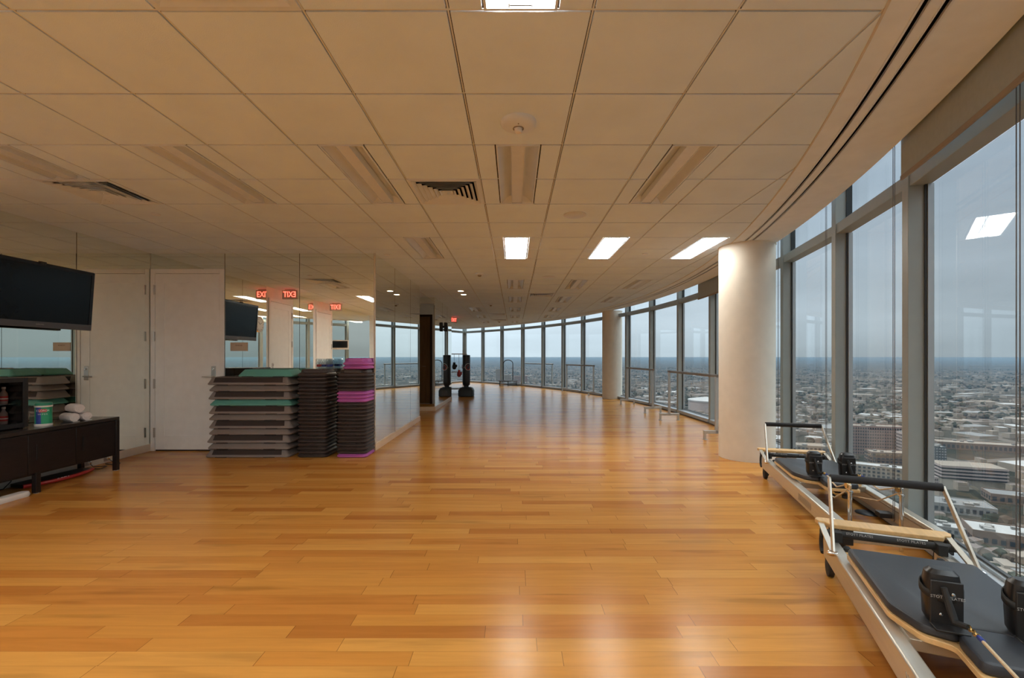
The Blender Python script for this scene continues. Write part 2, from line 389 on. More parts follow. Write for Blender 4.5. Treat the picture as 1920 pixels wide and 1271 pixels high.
def clipped_tile(x0, x1, y0, y1, g=.0085):
    p = clip([(x0+g, y0+g), (x1-g, y0+g), (x1-g, y1-g), (x0+g, y1-g)])
    if len(p) < 3: return
    cl = []
    for q in p:
        if not cl or (abs(q[0]-cl[-1][0])+abs(q[1]-cl[-1][1])) > 1e-4: cl.append(q)
    if len(cl) < 3: return
    a = mt.ring([(x, y, CH) for x, y in cl]); b = mt.ring([(x, y, CH+.014) for x, y in cl])
    mt.bm.faces.new(a); mt.bridge(a, b)
def in_plan(x0, y0):                        # skip cells buried in the core
    if x0+T < XL-.05 and y0 < 14: return False
    if y0 > YB and y0+T < 9.4 and x0+T < XM: return False
    if y0 > 11.2 and y0+T < 14.0 and x0+T < -1.93: return False
    if x0+T < -3.7 and 9.4 < y0 < 11.5: return False
    return True
for i in range(-12, 8):
    for j in range(-17, 38):
        x0, y0 = GX+i*T, GY+j*T
        if not in_plan(x0, y0): continue
        u = used.get((i, j))
        if u == 'V': continue
        if u == 'L':
            clipped_tile(x0, x0+T/2-.153, y0, y0+T); clipped_tile(x0+T/2+.153, x0+T, y0, y0+T)
        else: clipped_tile(x0, x0+T, y0, y0+T)
mt.build('ceiling', 'tile', smooth=False, kind='structure')
# tees: narrow strips between the tiles, a little higher than the tile faces
def circ_x(y): 
    d = RT*RT-(y-C0.y)**2
    return C0.x+math.sqrt(d) if d > 0 else -99
for j in range(-16, 38):
    y = yrow(j); xe = circ_x(y)
    if xe < -7: continue
    if 9.45+.1 > y > YB+.05: xs = XM+.02
    elif 14.1 > y > 11.2: xs = -1.92
    elif 9.5 < y < 11.2: xs = -3.6
    elif y > 14.1: xs = -6.2
    else: xs = XL+.02
    segs = [(xs, xe)]
    for (i, jj), u in used.items():
        if u == 'L' and any((kk*2 == i and lj+1 == j) for kk, lj, _ in LIGHTS) and jj == j:
            c = GX+(i+.5)*T; new = []
            for a, b in segs:
                if a < c < b: new += [(a, c-.153), (c+.153, b)]
                else: new.append((a, b))
            segs = new
    for a, b in segs: tee.box(a, b, y-.0035, y+.0035, CH+.004, CH+.008)
for i in range(-12, 8):
    x = GX+i*T
    dx = x-C0.x
    if dx > RT: continue
    h = math.sqrt(RT*RT-dx*dx); y0, y1 = max(-8, C0.y-h), min(23, C0.y+h)
    if x < XL: y0 = 14.1
    if x < XM and x > XL:
        for a, b in ((y0, YB), (9.5, 11.1), (14.15, y1)):
            if a < b and not (x < -3.6 and a == 9.5): tee.box(x-.0035, x+.0035, a, b, CH+.0035, CH+.0085)
    else: tee.box(x-.0035, x+.0035, y0, y1, CH+.0035, CH+.0085)
tee.build('trim_2', 'tee', smooth=False, kind='structure')
# plenum lid, coloured dark as shade for the reveals, well above the recessed fittings
m = MB()
for a, b in zip(arcT, arcT[1:]): m.quad((a.x, a.y, CH+.16), (b.x, b.y, CH+.16), (-9, b.y, CH+.16), (-9, a.y, CH+.16))
m.build('trim_3', 'plenum', smooth=False, kind='structure')
# curved plaster border with two linear slots
def band(mb, r0, r1, z0, z1, a0=-11.9, a1=10.9, n=150):
    rings = []
    for i in range(n+1):
        a = a0+(a1-a0)*i/n
        rings.append([arc(a, r0, z0), arc(a, r1, z0), arc(a, r1, z1), arc(a, r0, z1)])
    mb.loops(rings)
m = MB(); band(m, RT, RG-.745, CH-.002, CH+.012); band(m, RG-.715, RG-.665, CH-.002, CH+.012); band(m, RG-.635, RE, CH-.002, CH+.012)
band(m, RE-.012, RE, CH+.0122, CH+.55)
m.build('trim_4', 'plaster', kind='structure')
m = MB(); band(m, RT-.004, RT+.006, CH-.006, CH+.0119); m.build('trim_5', 'basew', kind='structure')
m = MB(); band(m, RG-.742, RG-.718, CH+.01, CH+.03); band(m, RG-.662, RG-.638, CH+.01, CH+.03)
sd = tag(m.build('slot_diffuser', 'slot'), 'black double line slot diffuser curving along the plaster border above the windows', 'air vent')
m = MB(); band(m, RG-.752, RG-.742, CH-.006, CH+.009); band(m, RG-.718, RG-.712, CH-.006, CH+.009); band(m, RG-.668, RG-.662, CH-.006, CH+.009); band(m, RG-.638, RG-.628, CH-.006, CH+.009)
m.build('slot_frame', 'fixture', sd)

# ------------------------------------------------------------------ glass facade
def facade_bay(n, A, B, first_corner=False):
    """one bay from point A to B on the glass line (Vectors xy), mullion at A's end"""
    root = thing('window_%d' % n, kind='structure')
    A, B = Vector((A.x, A.y)), Vector((B.x, B.y)); d = B-A; ln = d.length; d.normalize()
    inn = Vector((-d.y, d.x))
    if inn.dot(Vector((-2, 9))-A) < 0: inn = -inn
    def fr(m): return m
    mat4 = Matrix(((d.x, inn.x, 0, A.x), (d.y, inn.y, 0, A.y), (0, 0, 1, 0), (0, 0, 0, 1)))
    D, W, GZ, TZ, TOP = .135, .085, .105, 2.56, 3.4
    def mk(name, mat, boxes, bev=0):
        q = MB()
        for bx in boxes: q.box(*bx, mat4)
        return q.build(name, mat, root, bevel=bev, smooth=False)
    mk('mullion', 'mull', [(0, W, 0, D, 0, TOP)], .003)
    mk('gasket', 'mulld', [(W, W+.016, -.01, .035, GZ, TZ), (ln-.018, ln, -.01, .04, GZ, TZ), (W, W+.016, -.01, .035, TZ+.1, TOP), (ln-.018, ln, -.01, .04, TZ+.1, TOP),
                           (W, ln, -.01, .012, GZ, GZ+.012)])
    mk('frame', 'mullb', [(W+.016, W+.03, -.01, .022, GZ, TZ), (ln-.030, ln-.018, -.01, .026, GZ, TZ), (W, ln, -.01, .03, GZ-.02, GZ)])
    mk('transom', 'mull', [(W, ln, 0, D-.01, TZ, TZ+.1)], .003)
    mk('sill', 'sillm', [(W, ln, -.02, D+.02, .02, GZ-.02)], .004)
    mk('sill_shadow_gap', 'mulld', [(0, ln, -.02, D+.0, 0, .02)])
    mk('pane', 'glass', [(W, ln, -.012, -.004, GZ, TZ)])
    mk('upper_pane', 'glass', [(W, ln, -.012, -.004, TZ+.1, TOP)])
    return root
n = 1
for a, b in zip(BAYS, BAYS[1:]):
    facade_bay(n, arc(a), arc(b)); n += 1
for k in range(5):
    A = Vector((CORNER.x, CORNER.y))+DIR2*1.6*k; facade_bay(n, A, A+DIR2*1.6); n += 1
m = MB(); m.box(CORNER.x-.10, CORNER.x+.09, CORNER.y-.12, CORNER.y+.08, 0, 3.4); m.build('trim_6', 'mull', kind='structure', bevel=.01)

# ------------------------------------------------------------------ core walls with mirror panels
def wall_box(name, x0, x1, y0, y1, mat='white', z1=3.45):
    return MB().box(x0, x1, y0, y1, 0, z1).build(name, mat, smooth=False, kind='structure')
BB = .10
def panels(par, axis, pos, cuts, z0=BB, z1=CH-.004, side=1, th=.006):
    for a, b in zip(cuts, cuts[1:]):
        q = MB()
        if axis == 'x': q.box(pos, pos+side*th, a+.0015, b-.0015, z0, z1)
        else: q.box(a+.0015, b-.0015, pos, pos+side*th, z0, z1)
        q.build('mirror_panel', 'mirror', par, smooth=False)
wl = wall_box('wall_left', XL-.25, XL, -8.2, YB+.3)
panels(wl, 'x', XL, [3.42, 4.24, 5.33, YB])
panels(wl, 'x', XL, [3.42, 3.421+.0001], z0=2.6)
for a, b in ((1.22, 2.27), (-1.1, -.0), (-2.2, -1.1), (-3.3, -2.2)): panels(wl, 'x', XL, [a, b])
for y in (5.33, 4.24):
    MB().box(XL+.0005, XL+.0066, y-.003, y+.003, BB, CH-.004).build('mirror_joint', 'blackm', wl)
wb = wall_box('wall_back', XL-.25, XM-.3, YB, YB+.3)
panels(wb, 'y', YB, [-4.045, -3.0, XM-.012], side=-1)
panels(wb, 'y', YB, [-5.08, -4.045], z0=2.54, side=-1)
for x in (-4.045, -3.0):
    MB().box(x-.003, x+.003, YB-.0066, YB-.0005, BB, CH-.004).build('mirror_joint', 'blackm', wb)
wm = wall_box('wall_mirror', XM-.3, XM, YB, 9.45)
panels(wm, 'x', XM, [YB-.006, 7.48, 8.6, 9.44])
for y in (7.48, 8.6): MB().box(XM+.0005, XM+.0066, y-.003, y+.003, BB, CH-.004).build('mirror_joint', 'blackm', wm)
wr = wall_box('wall_recess', -3.9, -3.6, 9.15, 11.4)
wall_box('wall_recess_front', -3.6, XM-.3, 9.15, 9.45)
w3 = wall_box('wall_far', -3.6, -1.93, 11.16, 14.1)
panels(w3, 'y', 11.16, [-3.6, -1.932], side=-1, z1=2.62)
panels(w3, 'y', 11.16, [-3.6, -1.932], side=-1, z0=2.625)
panels(w3, 'x', -1.93, [11.16, 12.3, 13.2, 14.1])
for y in (12.3, 13.2): MB().box(-1.9295, -1.9234, y-.003, y+.003, BB, CH-.004).build('mirror_joint', 'blackm', w3)
wall_box('wall_far_end', -6.6, -3.6, 13.8, 14.1)
wall_box('wall_far_left', -6.9, -6.6, 13.8, END2.y+.3)
# corner trims at the mirror edges
m = MB(); m.box(XM-.010, XM+.009, YB-.009, YB+.008, BB, CH); m.build('trim_7', 'basew', smooth=False, kind='structure')
# baseboards
def bb(name, x0, x1, y0, y1, mat): MB().box(x0, x1, y0, y1, 0, BB).build(name, mat, kind='structure', bevel=.003)
bb('baseboard_left', XL, XL+.016, -7, YB, 'basew')
bb('baseboard_back', -4.03, XM, YB-.016, YB, 'basew')
bb('baseboard_mirror', XM, XM+.016, YB-.016, 9.46, 'basewood')
bb('baseboard_far', -3.6, -1.914, 11.144, 11.16, 'basewood')
bb('baseboard_far_side', -1.93, -1.914, 11.16, 14.1, 'basewood')
m = MB()
m.box(XM-.3, XM, 9.45, 9.462, 0, CH); m.build('trim_8', 'basew', smooth=False, kind='structure')

# ------------------------------------------------------------------ doors
def white_door(name, x0, rz, loc, hinge_left=True, w=.905, h=2.48, mat='door', fmat='white', lab=None):
    """local x along the wall, local -y into the room"""
    r = thing(name, loc=loc, rz=rz, kind='structure'); r['label'] = lab
    q = MB(); c = .062
    q.box(-c, 0, -.022, .0, 0, h+c); q.box(w, w+c, -.022, .0, 0, h+c); q.box(0, w, -.022, .0, h, h+c)
    q.build('door_frame', fmat, r, bevel=.004)
    q = MB(); q.box(0, w, -.004, .0, 0, h); q.build('door_stop', 'blackm', r, smooth=False)
    g = .004; st = .13
    q = MB()
    q.box(g, st, -.014, -.0041, .02, h-g); q.box(w-st, w-g, -.014, -.0041, .02, h-g)
    q.box(st, w-st, -.014, -.0041, h-st-g, h-g); q.box(st, w-st, -.014, -.0041, .02, .22)
    q.box(st-.001, w-st+.001, -.009, -.0041, .219, h-st)
    lf = q.build('door_leaf', mat, r, bevel=.0015)
    hx = -.006 if hinge_left else w+.006
    for z in (.26, .94, 1.60, 2.25):
        q = MB(); q.box(hx-.012, hx+.012, -.028, -.0141, z-.065, z+.065)
        q.tube([(hx, -.030, z-.068), (hx, -.030, z+.068)], .007, 8); q.build('hinge', 'steel', r)
    px = w-.085 if hinge_left else .085; sg = -1 if hinge_left else 1
    q = MB(); q.box(px-.032, px+.032, -.022, -.0141, .99, 1.185); pl = q.build('handle_plate', 'steel', r, bevel=.004)
    q = MB(); q.tube([(px, -.022, 1.045), (px, -.066, 1.045), (px+sg*.014, -.072, 1.045), (px+sg*.125, -.072, 1.043)], .0085, 10); q.build('lever', 'steel', pl)
    q = MB(); q.lathe([(.013, 0), (.013, .010), (.009, .013)], 16, Matrix.Translation((px, -.022, 1.145)) @ Matrix.Rotation(PI/2, 4, 'X')); q.build('keyhole', 'chrome', pl)
    return r
white_door('door_1', 0, 0, (-5.015, YB, 0), lab='cream panelled door in the mirrored back wall beside the step platforms')
# two doors in the left wall beside the camera, seen only in the mirrors
white_door('door_2', 0, PI/2, (XL, 2.37, 0), lab='cream door in the left wall near the clock, seen in the mirror')
white_door('door_3', 0, PI/2, (XL, .10, 0), lab='cream door in the left wall farther off, seen in the mirror')
q = thing('door_4', loc=(-3.30, 9.45, 0), kind='structure')
MB().box(-.06, 0, 0, .03, 0, 2.5).box(.95, 1.01, 0, .03, 0, 2.5).box(0, .95, 0, .03, 2.44, 2.5).build('door_frame', 'bronzed', q, bevel=.004)
lf = MB().box(.004, .946, .004, .022, .01, 2.436).build('door_leaf', 'bronze', q, bevel=.002)
m = MB(); m.tube([(.85, .022, 1.05), (.85, .07, 1.05), (.74, .072, 1.05)], .009); m.build('lever', 'chrome', lf)

# ------------------------------------------------------------------ columns
def column(x, y, r, lab):
    m = MB(); m.lathe([(r, 0), (r, CH-.012), (r+.008, CH-.010), (r+.008, CH+.0)], 64)
    o = m.build('column', 'column'); o.location = (x, y, 0); tag(o, lab, 'column', None); o['kind'] = 'structure'; return o
column(3.05, 6.02, .335, 'large round cream column standing beside the farther pilates reformer')
column(3.12, 14.6, .31, 'smaller looking round cream column far off between the ballet barres')

# ------------------------------------------------------------------ ceiling fittings
def troffer(lit):
    r = thing('ceiling_light'); Lh, W = T-.004, .1525   # half length, half width
    q = MB()
    q.box(-W, -W+.011, -Lh, Lh, -.004, .006); q.box(W-.011, W, -Lh, Lh, -.004, .006)
    q.box(-W+.011, W-.011, -Lh, -Lh+.012, -.004, .006); q.box(-W+.011, W-.011, Lh-.012, Lh, -.004, .006)
    q.build('frame', 'fixture', r, smooth=False)
    q = MB(); n = 10
    for s in (-1, 1):                        # two curved reflector troughs
        prev = None
        for i in range(n+1):
            t = i/n; x = s*(.046+(W-.011-.046)*t); z = .055*math.sin(PI*(.5+.5*t))+.004
            cur = q.ring([(x, -Lh+.012, z), (x, Lh-.012, z)])
            if prev: q.bm.faces.new((prev[0], cur[0], cur[1], prev[1]))
            prev = cur
        for e_ in (-1, 1):                   # slanted end plates
            q.quad((s*.046, e_*(Lh-.012), .002), (s*(W-.011), e_*(Lh-.012), .002), (s*(W-.04), e_*(Lh-.06), .055), (s*.046, e_*(Lh-.06), .058))
    q.build('reflector', 'fixtureg' if not lit else 'lens', r)  # when lit, the troughs glow themselves in place of reflected lens light
    q = MB(); q.box(-.046, .046, -Lh+.02, Lh-.02, .004, .05)
    q.build('lens', 'lens' if lit else 'lens_off', r, bevel=.003)
    q = MB(); q.box(-.05, -.046, -Lh+.012, Lh-.012, -.001, .055); q.box(.046, .05, -Lh+.012, Lh-.012, -.001, .055)
    q.build('lens_rib', 'fixture', r, smooth=False)
    return r
rows = {1: 'of the first row', 5: 'in the second row', 10: 'in the third row', 14: 'in the fourth row', 18: 'in the fifth row', 22: 'in the sixth row', 26: 'in the seventh row', -3: 'nearest the camera', -7: 'added behind the camera', -11: 'added well behind the camera', -15: 'added farthest behind the camera'}
cols = {-3: 'leftmost column above the television', -2: 'column left of the step stacks', -1: 'column just left of the centre line', 0: 'centre line column', 1: 'column right of the centre line', 2: 'rightmost column by the windows'}
proto = {}
for k, j, lit in LIGHTS:
    loc = (GX+(2*k+.5)*T, yrow(j)+T, CH)
    if lit not in proto: o = proto[lit] = troffer(lit); o.location = loc
    else: o = dup(proto[lit], loc)
    tag(o, ('lit' if lit else 'unlit') + ' recessed ceiling light %s, %s' % (rows[j], cols[k]), 'ceiling light', 'recessed ceiling lights, lit' if lit else 'recessed ceiling lights, unlit')
def vent():
    r = thing('ceiling_vent'); h = T/2-.004
    def frus(q, h0, z0, h1, z1, th=.004):
        c = [(-1, -1), (1, -1), (1, 1), (-1, 1)]
        a = q.ring([(x*h0, y*h0, z0) for x, y in c]); b = q.ring([(x*h1, y*h1, z1) for x, y in c])
        q.bridge(a, b); a2 = q.ring([(x*(h0-th), y*(h0-th), z0) for x, y in c]); b2 = q.ring([(x*(h1-th), y*(h1-th), z1) for x, y in c])
        q.bridge(a2, b2); q.bridge(a, a2); q.bridge(b, b2)
    q = MB(); frus(q, h, -.004, h-.03, -.006, .001); frus(q, h, -.004, h, .03, .003); q.build('frame', 'fixture', r, smooth=False)
    for i in range(6):
        hh = h-.028-i*.040
        q = MB(); frus(q, hh, -.010, hh-.027, .010, .002); q.build('louver', 'fixture', r, smooth=False)
    q = MB(); q.box(-.045, .045, -.045, .045, -.004, .0); q.lathe([(.008, -.004), (.006, -.014)], 12); q.build('core_plate', 'fixture', r, smooth=False)
    q = MB(); q.box(-h+.01, h-.01, -h+.01, h-.01, .05, .055); q.build('duct', 'slot', r, smooth=False)
    return r
vl = ['square louvred ceiling vent near the middle of the ceiling, beside an unlit light', 'square louvred ceiling vent at the far left above the television',
      'square louvred ceiling vent cut off by the top edge of the view', 'small looking square ceiling vent far off right of the centre line',
      'square louvred ceiling vent behind the camera near the left wall', 'square ceiling vent far off left of the centre line', 'farthest square ceiling vent, close to the far windows']
v0 = None
for (i, j), lb in zip(VENTS, vl):
    loc = (GX+(i+.5)*T, GY+(j+.5)*T, CH)
    if v0 is None: v0 = o = vent(); o.location = loc
    else: o = dup(v0, loc)
    tag(o, lb, 'ceiling vent', 'square ceiling vents')
def disc_thing(name, x, y, prof, mat, lab, cat, group=None):
    q = MB(); q.lathe([(r, -z) for r, z in prof], 40); o = q.build(name, mat); o.location = (x, y, CH); return tag(o, lab, cat, group)
sm = thing('smoke_alarm', 'large round white alarm with a central strobe on the ceiling in front', 'smoke alarm', (.026, 2.83, CH))
MB().lathe([(.108, 0), (.110, .004), (.110, -.012), (.104, -.022), (.09, -.030), (.03, -.034)], 48).build('housing', 'fixture', sm)
q = MB(); q.lathe([(.034, -.033), (.034, -.038), (.030, -.039), (.030, -.034)], 24, Matrix.Translation((0, .012, 0))); q.build('ring', 'hem', sm)
q = MB(); q.lathe([(.026, -.034), (.025, -.052), (.018, -.060), (.004, -.062)], 20, Matrix.Translation((0, .012, 0))); q.build('strobe', 'plasticw', sm)
q = MB(); q.lathe([(.005, -.033), (.004, -.036)], 12, Matrix.Translation((0, -.045, 0))); q.build('indicator', 'hem', sm)
disc_thing('ceiling_speaker', .62, 4.68, [(.115, 0), (.115, .004), (.108, .007), (.02, .009)], 'fixtureg', 'flat round grey ceiling speaker right of the centre line in front of the lit lights', 'speaker', 'round ceiling speakers')
disc_thing('ceiling_speaker', .62, 8.3, [(.115, 0), (.115, .004), (.108, .007), (.02, .009)], 'fixtureg', 'flat round grey ceiling speaker farther off behind the lit lights', 'speaker', 'round ceiling speakers')
for x, y, lb in ((-3.64, 4.66, 'small round sprinkler cap on the left of the ceiling, above the doors'), (-1.80, 6.50, 'small round sprinkler cap beside the mirrored corner'), (1.84, 6.45, 'small round sprinkler cap between the two right lit lights'), (-2.6, 2.2, 'small round sprinkler cap near the camera at the left')):
    disc_thing('sprinkler_cap', x, y, [(.042, 0), (.042, .005), (.036, .009), (.004, .010)], 'fixture', lb, 'sprinkler', 'sprinkler caps on the ceiling')
for x, y, lb in ((-.60, 7.95, 'cream smoke detector with a stepped dome left of the centre line'), (-.64, 12.6, 'small cream smoke detector farther along the ceiling'), (-.6, 18.6, 'farthest smoke detector near the far windows')):
    d_ = thing('smoke_detector', lb, 'smoke detector', (x, y, CH), group='smoke detectors')
    MB().lathe([(.075, 0), (.075, -.014), (.060, -.030), (.045, -.032)], 30).build('base', 'fixture', d_)
    MB().lathe([(.032, -.032), (.032, -.052), (.02, -.060)], 20).build('sensor', 'hem', d_)
for x, y, lb in ((-1.17, 10.05, 'nearer of two small lit downlights in front of the doorway recess'), (-1.17, 10.62, 'farther of two small lit downlights in front of the doorway recess')):
    d_ = thing('downlight', lb, 'downlight', (x, y, CH), group='downlights by the recess')
    MB().lathe([(.085, 0), (.085, -.006), (.07, -.008)], 30).build('trim_ring', 'fixture', d_)
    MB().lathe([(.062, -.0075), (.060, -.0105)], 30).build('lamp', 'downlight', d_)
def exit_sign(x, y, rz, lab):
    r = thing('exit_sign', lab, 'exit sign', (x, y, CH), rz, 'red exit signs')
    MB().box(-.16, .16, -.022, .022, -.215, -.02).build('housing', 'exitb', r, bevel=.004)
    MB().box(-.10, .10, -.03, .03, -.02, 0).build('canopy', 'exitb', r, bevel=.003)
    for s in (1, -1):
        text('letters', 'EXIT', .17, 'redglow', r, (0, -.0235*s, -.118), (PI/2, 0, 0 if s > 0 else PI), sx=.78)
    return r
exit_sign(-4.80, 3.0, 0, 'red exit sign hanging near the left wall, the brighter one in the mirrors')
exit_sign(-4.79, .5, 0, 'red exit sign hanging farther back near the left wall, seen in the mirror')
exit_sign(-2.2, 16.6, .9, 'small red exit sign far off beyond the last mirror')

# ------------------------------------------------------------------ roller shades and chains
def shade(a0, a1, zb, lab):
    r = thing('roller_shade', lab, 'roller shade', arc((a0+a1)/2, RG-.29), group='grey fabric roller shades'); o = Vector(r.location)
    n = 14; ring = []
    for i in range(n+1):
        a = a0+(a1-a0)*i/n
        ring.append([arc(a, RG-.292, zb+.02)-o, arc(a, RG-.289, zb+.02)-o, arc(a, RG-.289, 3.2)-o, arc(a, RG-.292, 3.2)-o])
    MB().loops(ring).build('fabric', 'shade', r)
    ring = []
    for i in range(n+1):
        a = a0+(a1-a0)*i/n
        ring.append([arc(a, RG-.298, zb)-o, arc(a, RG-.283, zb)-o, arc(a, RG-.283, zb+.03)-o, arc(a, RG-.298, zb+.03)-o])
    MB().loops(ring).build('hem_bar', 'hem', r, bevel=.003)
def ang(x, y): return math.atan2(y-C0.y, x-C0.x)*RG/1.524
def ray_ang(px, rr):
    d = Vector(((px-964)/860, 1)).normalized(); b = d.dot(-C0); t = -b+math.sqrt(b*b-C0.length_squared+rr*rr); p = d*t
    return ang(p.x, p.y)
AS1 = ray_ang(1690, RG-.29)
shade(ang(1.86, 1.84)-.05, AS1, 2.515, 'grey roller shade lowered a little over the nearest window')
shade(ang(3.52, 6.6), ang(3.70, 7.4), 2.42, 'grey roller shade just behind the large column')
shade(ang(3.71, 7.45), ang(3.83, 9.22), 2.46, 'grey roller shade in the window beyond the large column')
def chain(x, y, zb, lab):
    r = tag(MB().tube([(0, -.013, 3.2), (0, -.013, zb), (0, -.005, zb-.012), (0, .005, zb-.012), (0, .013, zb), (0, .013, 3.2)], .0022, 6).build('bead_chain', 'chain'), lab, 'blind chain', 'bead chains of the roller shades')
    t = ang(x, y)*1.524/RG; r.location = (x, y, 0); r.rotation_euler = (0, 0, t); return r
def on_ray(px, rr):                          # crossing of a sight line with a circle about the tower centre
    d = Vector(((px-964)/860, 1)).normalized(); b = d.dot(-C0); q_ = C0.length_squared-rr*rr
    t = -b+math.sqrt(b*b-q_); t = t if t > 0 else -b-math.sqrt(b*b-q_); return d*t
def chain_at(px, zb, lab):
    p = on_ray(px, RG-.25); chain(p.x, p.y, zb, lab)
chain_at(1909, .16, 'dark bead chain of the nearest shade at the right edge')
chain_at(1676, .14, 'dark bead chain in the second window from the right')
chain_at(1549, .14, 'dark bead chain in the third window from the right')
chain_at(1459, .14, 'dark bead chain close beside the large column')

# ------------------------------------------------------------------ television
tv = thing('television', 'wide black flat screen television hung on the mirrored left wall', 'television', (-4.88, 4.72, 1.95))
tilt = Matrix.Rotation(.07, 4, 'Y')
def tb(q, *a): return q.box(*a, tilt)
tb(MB(), -.03, .012, -.58, .58, -.335, .335).build('housing', 'bezel', tv, bevel=.006)
q = MB(); tb(q, .012, .020, -.575, .575, .296, .33); tb(q, .012, .020, -.575, -.541, -.27, .296); tb(q, .012, .020, .541, .575, -.27, .296); q.build('bezel', 'bezel', tv, bevel=.002)
tb(MB(), .012, .022, -.575, .575, -.333, -.27).build('bottom_trim', 'bezelg', tv, bevel=.003)
tb(MB(), .0125, .0145, -.541, .541, -.27, .296).build('screen', 'screen', tv, smooth=False)
tb(MB(), .010, .04, -.05, .01, .318, .343).build('camera_bar', 'blackm', tv, bevel=.003)
MB().box(-.195, -.03, -.2, .2, -.12, .12).build('wall_bracket', 'blackm', tv, bevel=.004)
text('brand_mark', 'SAMSUNG', .018, 'print_', tv, (.001, 0, -.30), (PI/2, 0, PI/2))

# ------------------------------------------------------------------ low cabinet and what stands on it
CT = .622
cb = thing('low_cabinet', 'long dark brown low cabinet on square legs under the television', 'cabinet', (-4.82, 3.4, 0))
X0, X1 = -.235, .235; Y1 = 1.93; Y0 = -.6
MB().box(X0, X1, Y0, Y1, CT-.035, CT).build('top', 'cabtop', cb, bevel=.003)
MB().box(X0+.01, X1-.025, Y0+.01, Y1-.01, .18, CT-.035).build('body', 'cab', cb, bevel=.002)
for k in range(5):
    y0_ = Y1-.045-(k+1)*.476+.003; y1_ = Y1-.045-k*.476-.003
    d_ = MB().box(X1-.026, X1-.008, y0_, y1_, .20, CT-.045).build('door', 'cab', cb, bevel=.002)
    yh = y0_+.07 if k % 2 == 0 else y0_+.07
    MB().box(X1-.008, X1-.002, yh, yh+.012, .32, .47).build('handle', 'blackm', d_, bevel=.001)
for y_ in (Y1-.045, 1.0, 0, Y0+.04):
    for x_ in (X0+.02, X1-.045):
        lg = MB().box(x_-.0, x_+.045, y_, y_+.045, .006, .20 if y_ != Y1-.045 else CT-.035).build('leg', 'cab', cb, bevel=.002)
        MB().box(x_+.008, x_+.037, y_+.008, y_+.037, 0, .006).build('foot_pad', 'plasticw', lg)

fr = thing('drinks_fridge', 'small black glass door fridge holding red labelled bottles, on the low cabinet', 'fridge', (-5.03, 4.49, CT))
FW, FD, FH = .62, .36, .49
q = MB(); q.box(-.05, .26, -FW, -FW+.03, .012, FH); q.box(-.05, .26, -.03, 0, .012, FH); q.box(-.05, .26, -FW+.03, -.03, .012, .04); q.box(-.05, .26, -FW+.03, -.03, FH-.03, FH); q.box(-.05, -.03, -FW+.03, -.03, .04, FH-.03)
q.build('body', 'blackm', fr, bevel=.003)
for z in (.045, .235): MB().box(-.03, .20, -FW+.031, -.031, z, z+.006).build('shelf', 'steel', fr)
q = MB(); q.box(.262, .275, -FW, -FW+.035, .012, FH); q.box(.262, .275, -.045, 0, .012, FH); q.box(.262, .275, -FW+.035, -.045, .012, .055); q.box(.262, .275, -FW+.035, -.045, FH-.04, FH)
dr = q.build('door', 'blackm', fr, bevel=.002)
MB().box(.266, .262, -FW+.035, -.045, .055, FH-.04).build('pane', 'fridgeglass', dr, smooth=False)
for y_ in (-FW+.02, -.05): MB().box(-.04, .24, y_, y_+.03, 0, .012).build('foot', 'rubber', fr)
def bottle(loc, lab):
    b_ = thing('drink_bottle', lab, 'bottle', loc, group='red labelled bottles in the small fridge')
    MB().lathe([(.026, 0), (.030, .006), (.030, .085), (.026, .105), (.013, .128), (.012, .145)], 18).build('body', 'clearb', b_)
    MB().lathe([(.0308, .030), (.0308, .078)], 18).build('wrapper', 'redl', b_)
    MB().lathe([(.0311, .048), (.0311, .058)], 18).build('stripe', 'paper', b_)
    MB().lathe([(.015, .145), (.015, .163), (.012, .165)], 14).build('cap', 'plasticw', b_)
    return b_
M['clearb'] = P('bottle_drink', (.34, .26, .24), .15)
b0 = None
for z, sh in ((.0515, 'lower'), (.2415, 'upper')):
    for i in range(5):
        y_ = 4.49-.115-i*.085
        for d_, rw in ((.12, 'front'), (.04, 'second')):
            loc = (-5.03+d_+.04, y_, CT+z)
            lb = 'red labelled bottle in the %s row on the %s fridge shelf, %s from the right' % (rw, sh, ['first', 'second', 'third', 'fourth', 'fifth'][i])
            if b0 is None: b0 = bottle(loc, lb)
            else: dup(b0, loc, label=lb)
cn = thing('wipes_canister', 'green and blue wipes canister with a green lid on the low cabinet', 'canister', (-4.74, 4.62, CT), rz=.15)
MB().lathe([(.066, 0), (.068, .004), (.068, .022), (.066, .024)], 40).build('base_rim', 'plasticw', cn)
def cyl_sector(mb, r, a0, a1, z0, z1, n=20):
    prev = None
    for i in range(n+1):
        a = a0+(a1-a0)*i/n; cur = mb.ring([(r*math.cos(a), r*math.sin(a), z0), (r*math.cos(a), r*math.sin(a), z1)])
        if prev: mb.bm.faces.new((prev[0], cur[0], cur[1], prev[1]))
        prev = cur
MB().lathe([(.0645, .02), (.0645, .196)], 40).build('body', 'green', cn)
FA = math.atan2(-4.62, 4.74)-.15            # direction of the label's front in the canister's own frame
q = MB(); cyl_sector(q, .0652, FA-.95, FA-.28, .026, .190); q.build('blue_label', 'blue', cn)
q = MB(); cyl_sector(q, .0656, FA-.55, FA+.35, .140, .172); q.build('red_band', 'redl', cn)
def arc_text(body, size, r, z, mat, a_c, par, step):
    for i, ch in enumerate(body):
        a = a_c+(i-(len(body)-1)/2)*step
        if ch != ' ': text('letter', ch, size, mat, par, (r*math.cos(a), r*math.sin(a), z), (PI/2, 0, a+PI/2))
arc_text('CLOROX', .026, .0662, .156, 'paper', FA-.1, cn, .26)
arc_text('WIPES', .019, .0660, .120, 'paper', FA-.08, cn, .22)
MB().lathe([(.066, .190), (.068, .194), (.068, .204), (.066, .206)], 40).build('white_rim', 'plasticw', cn)
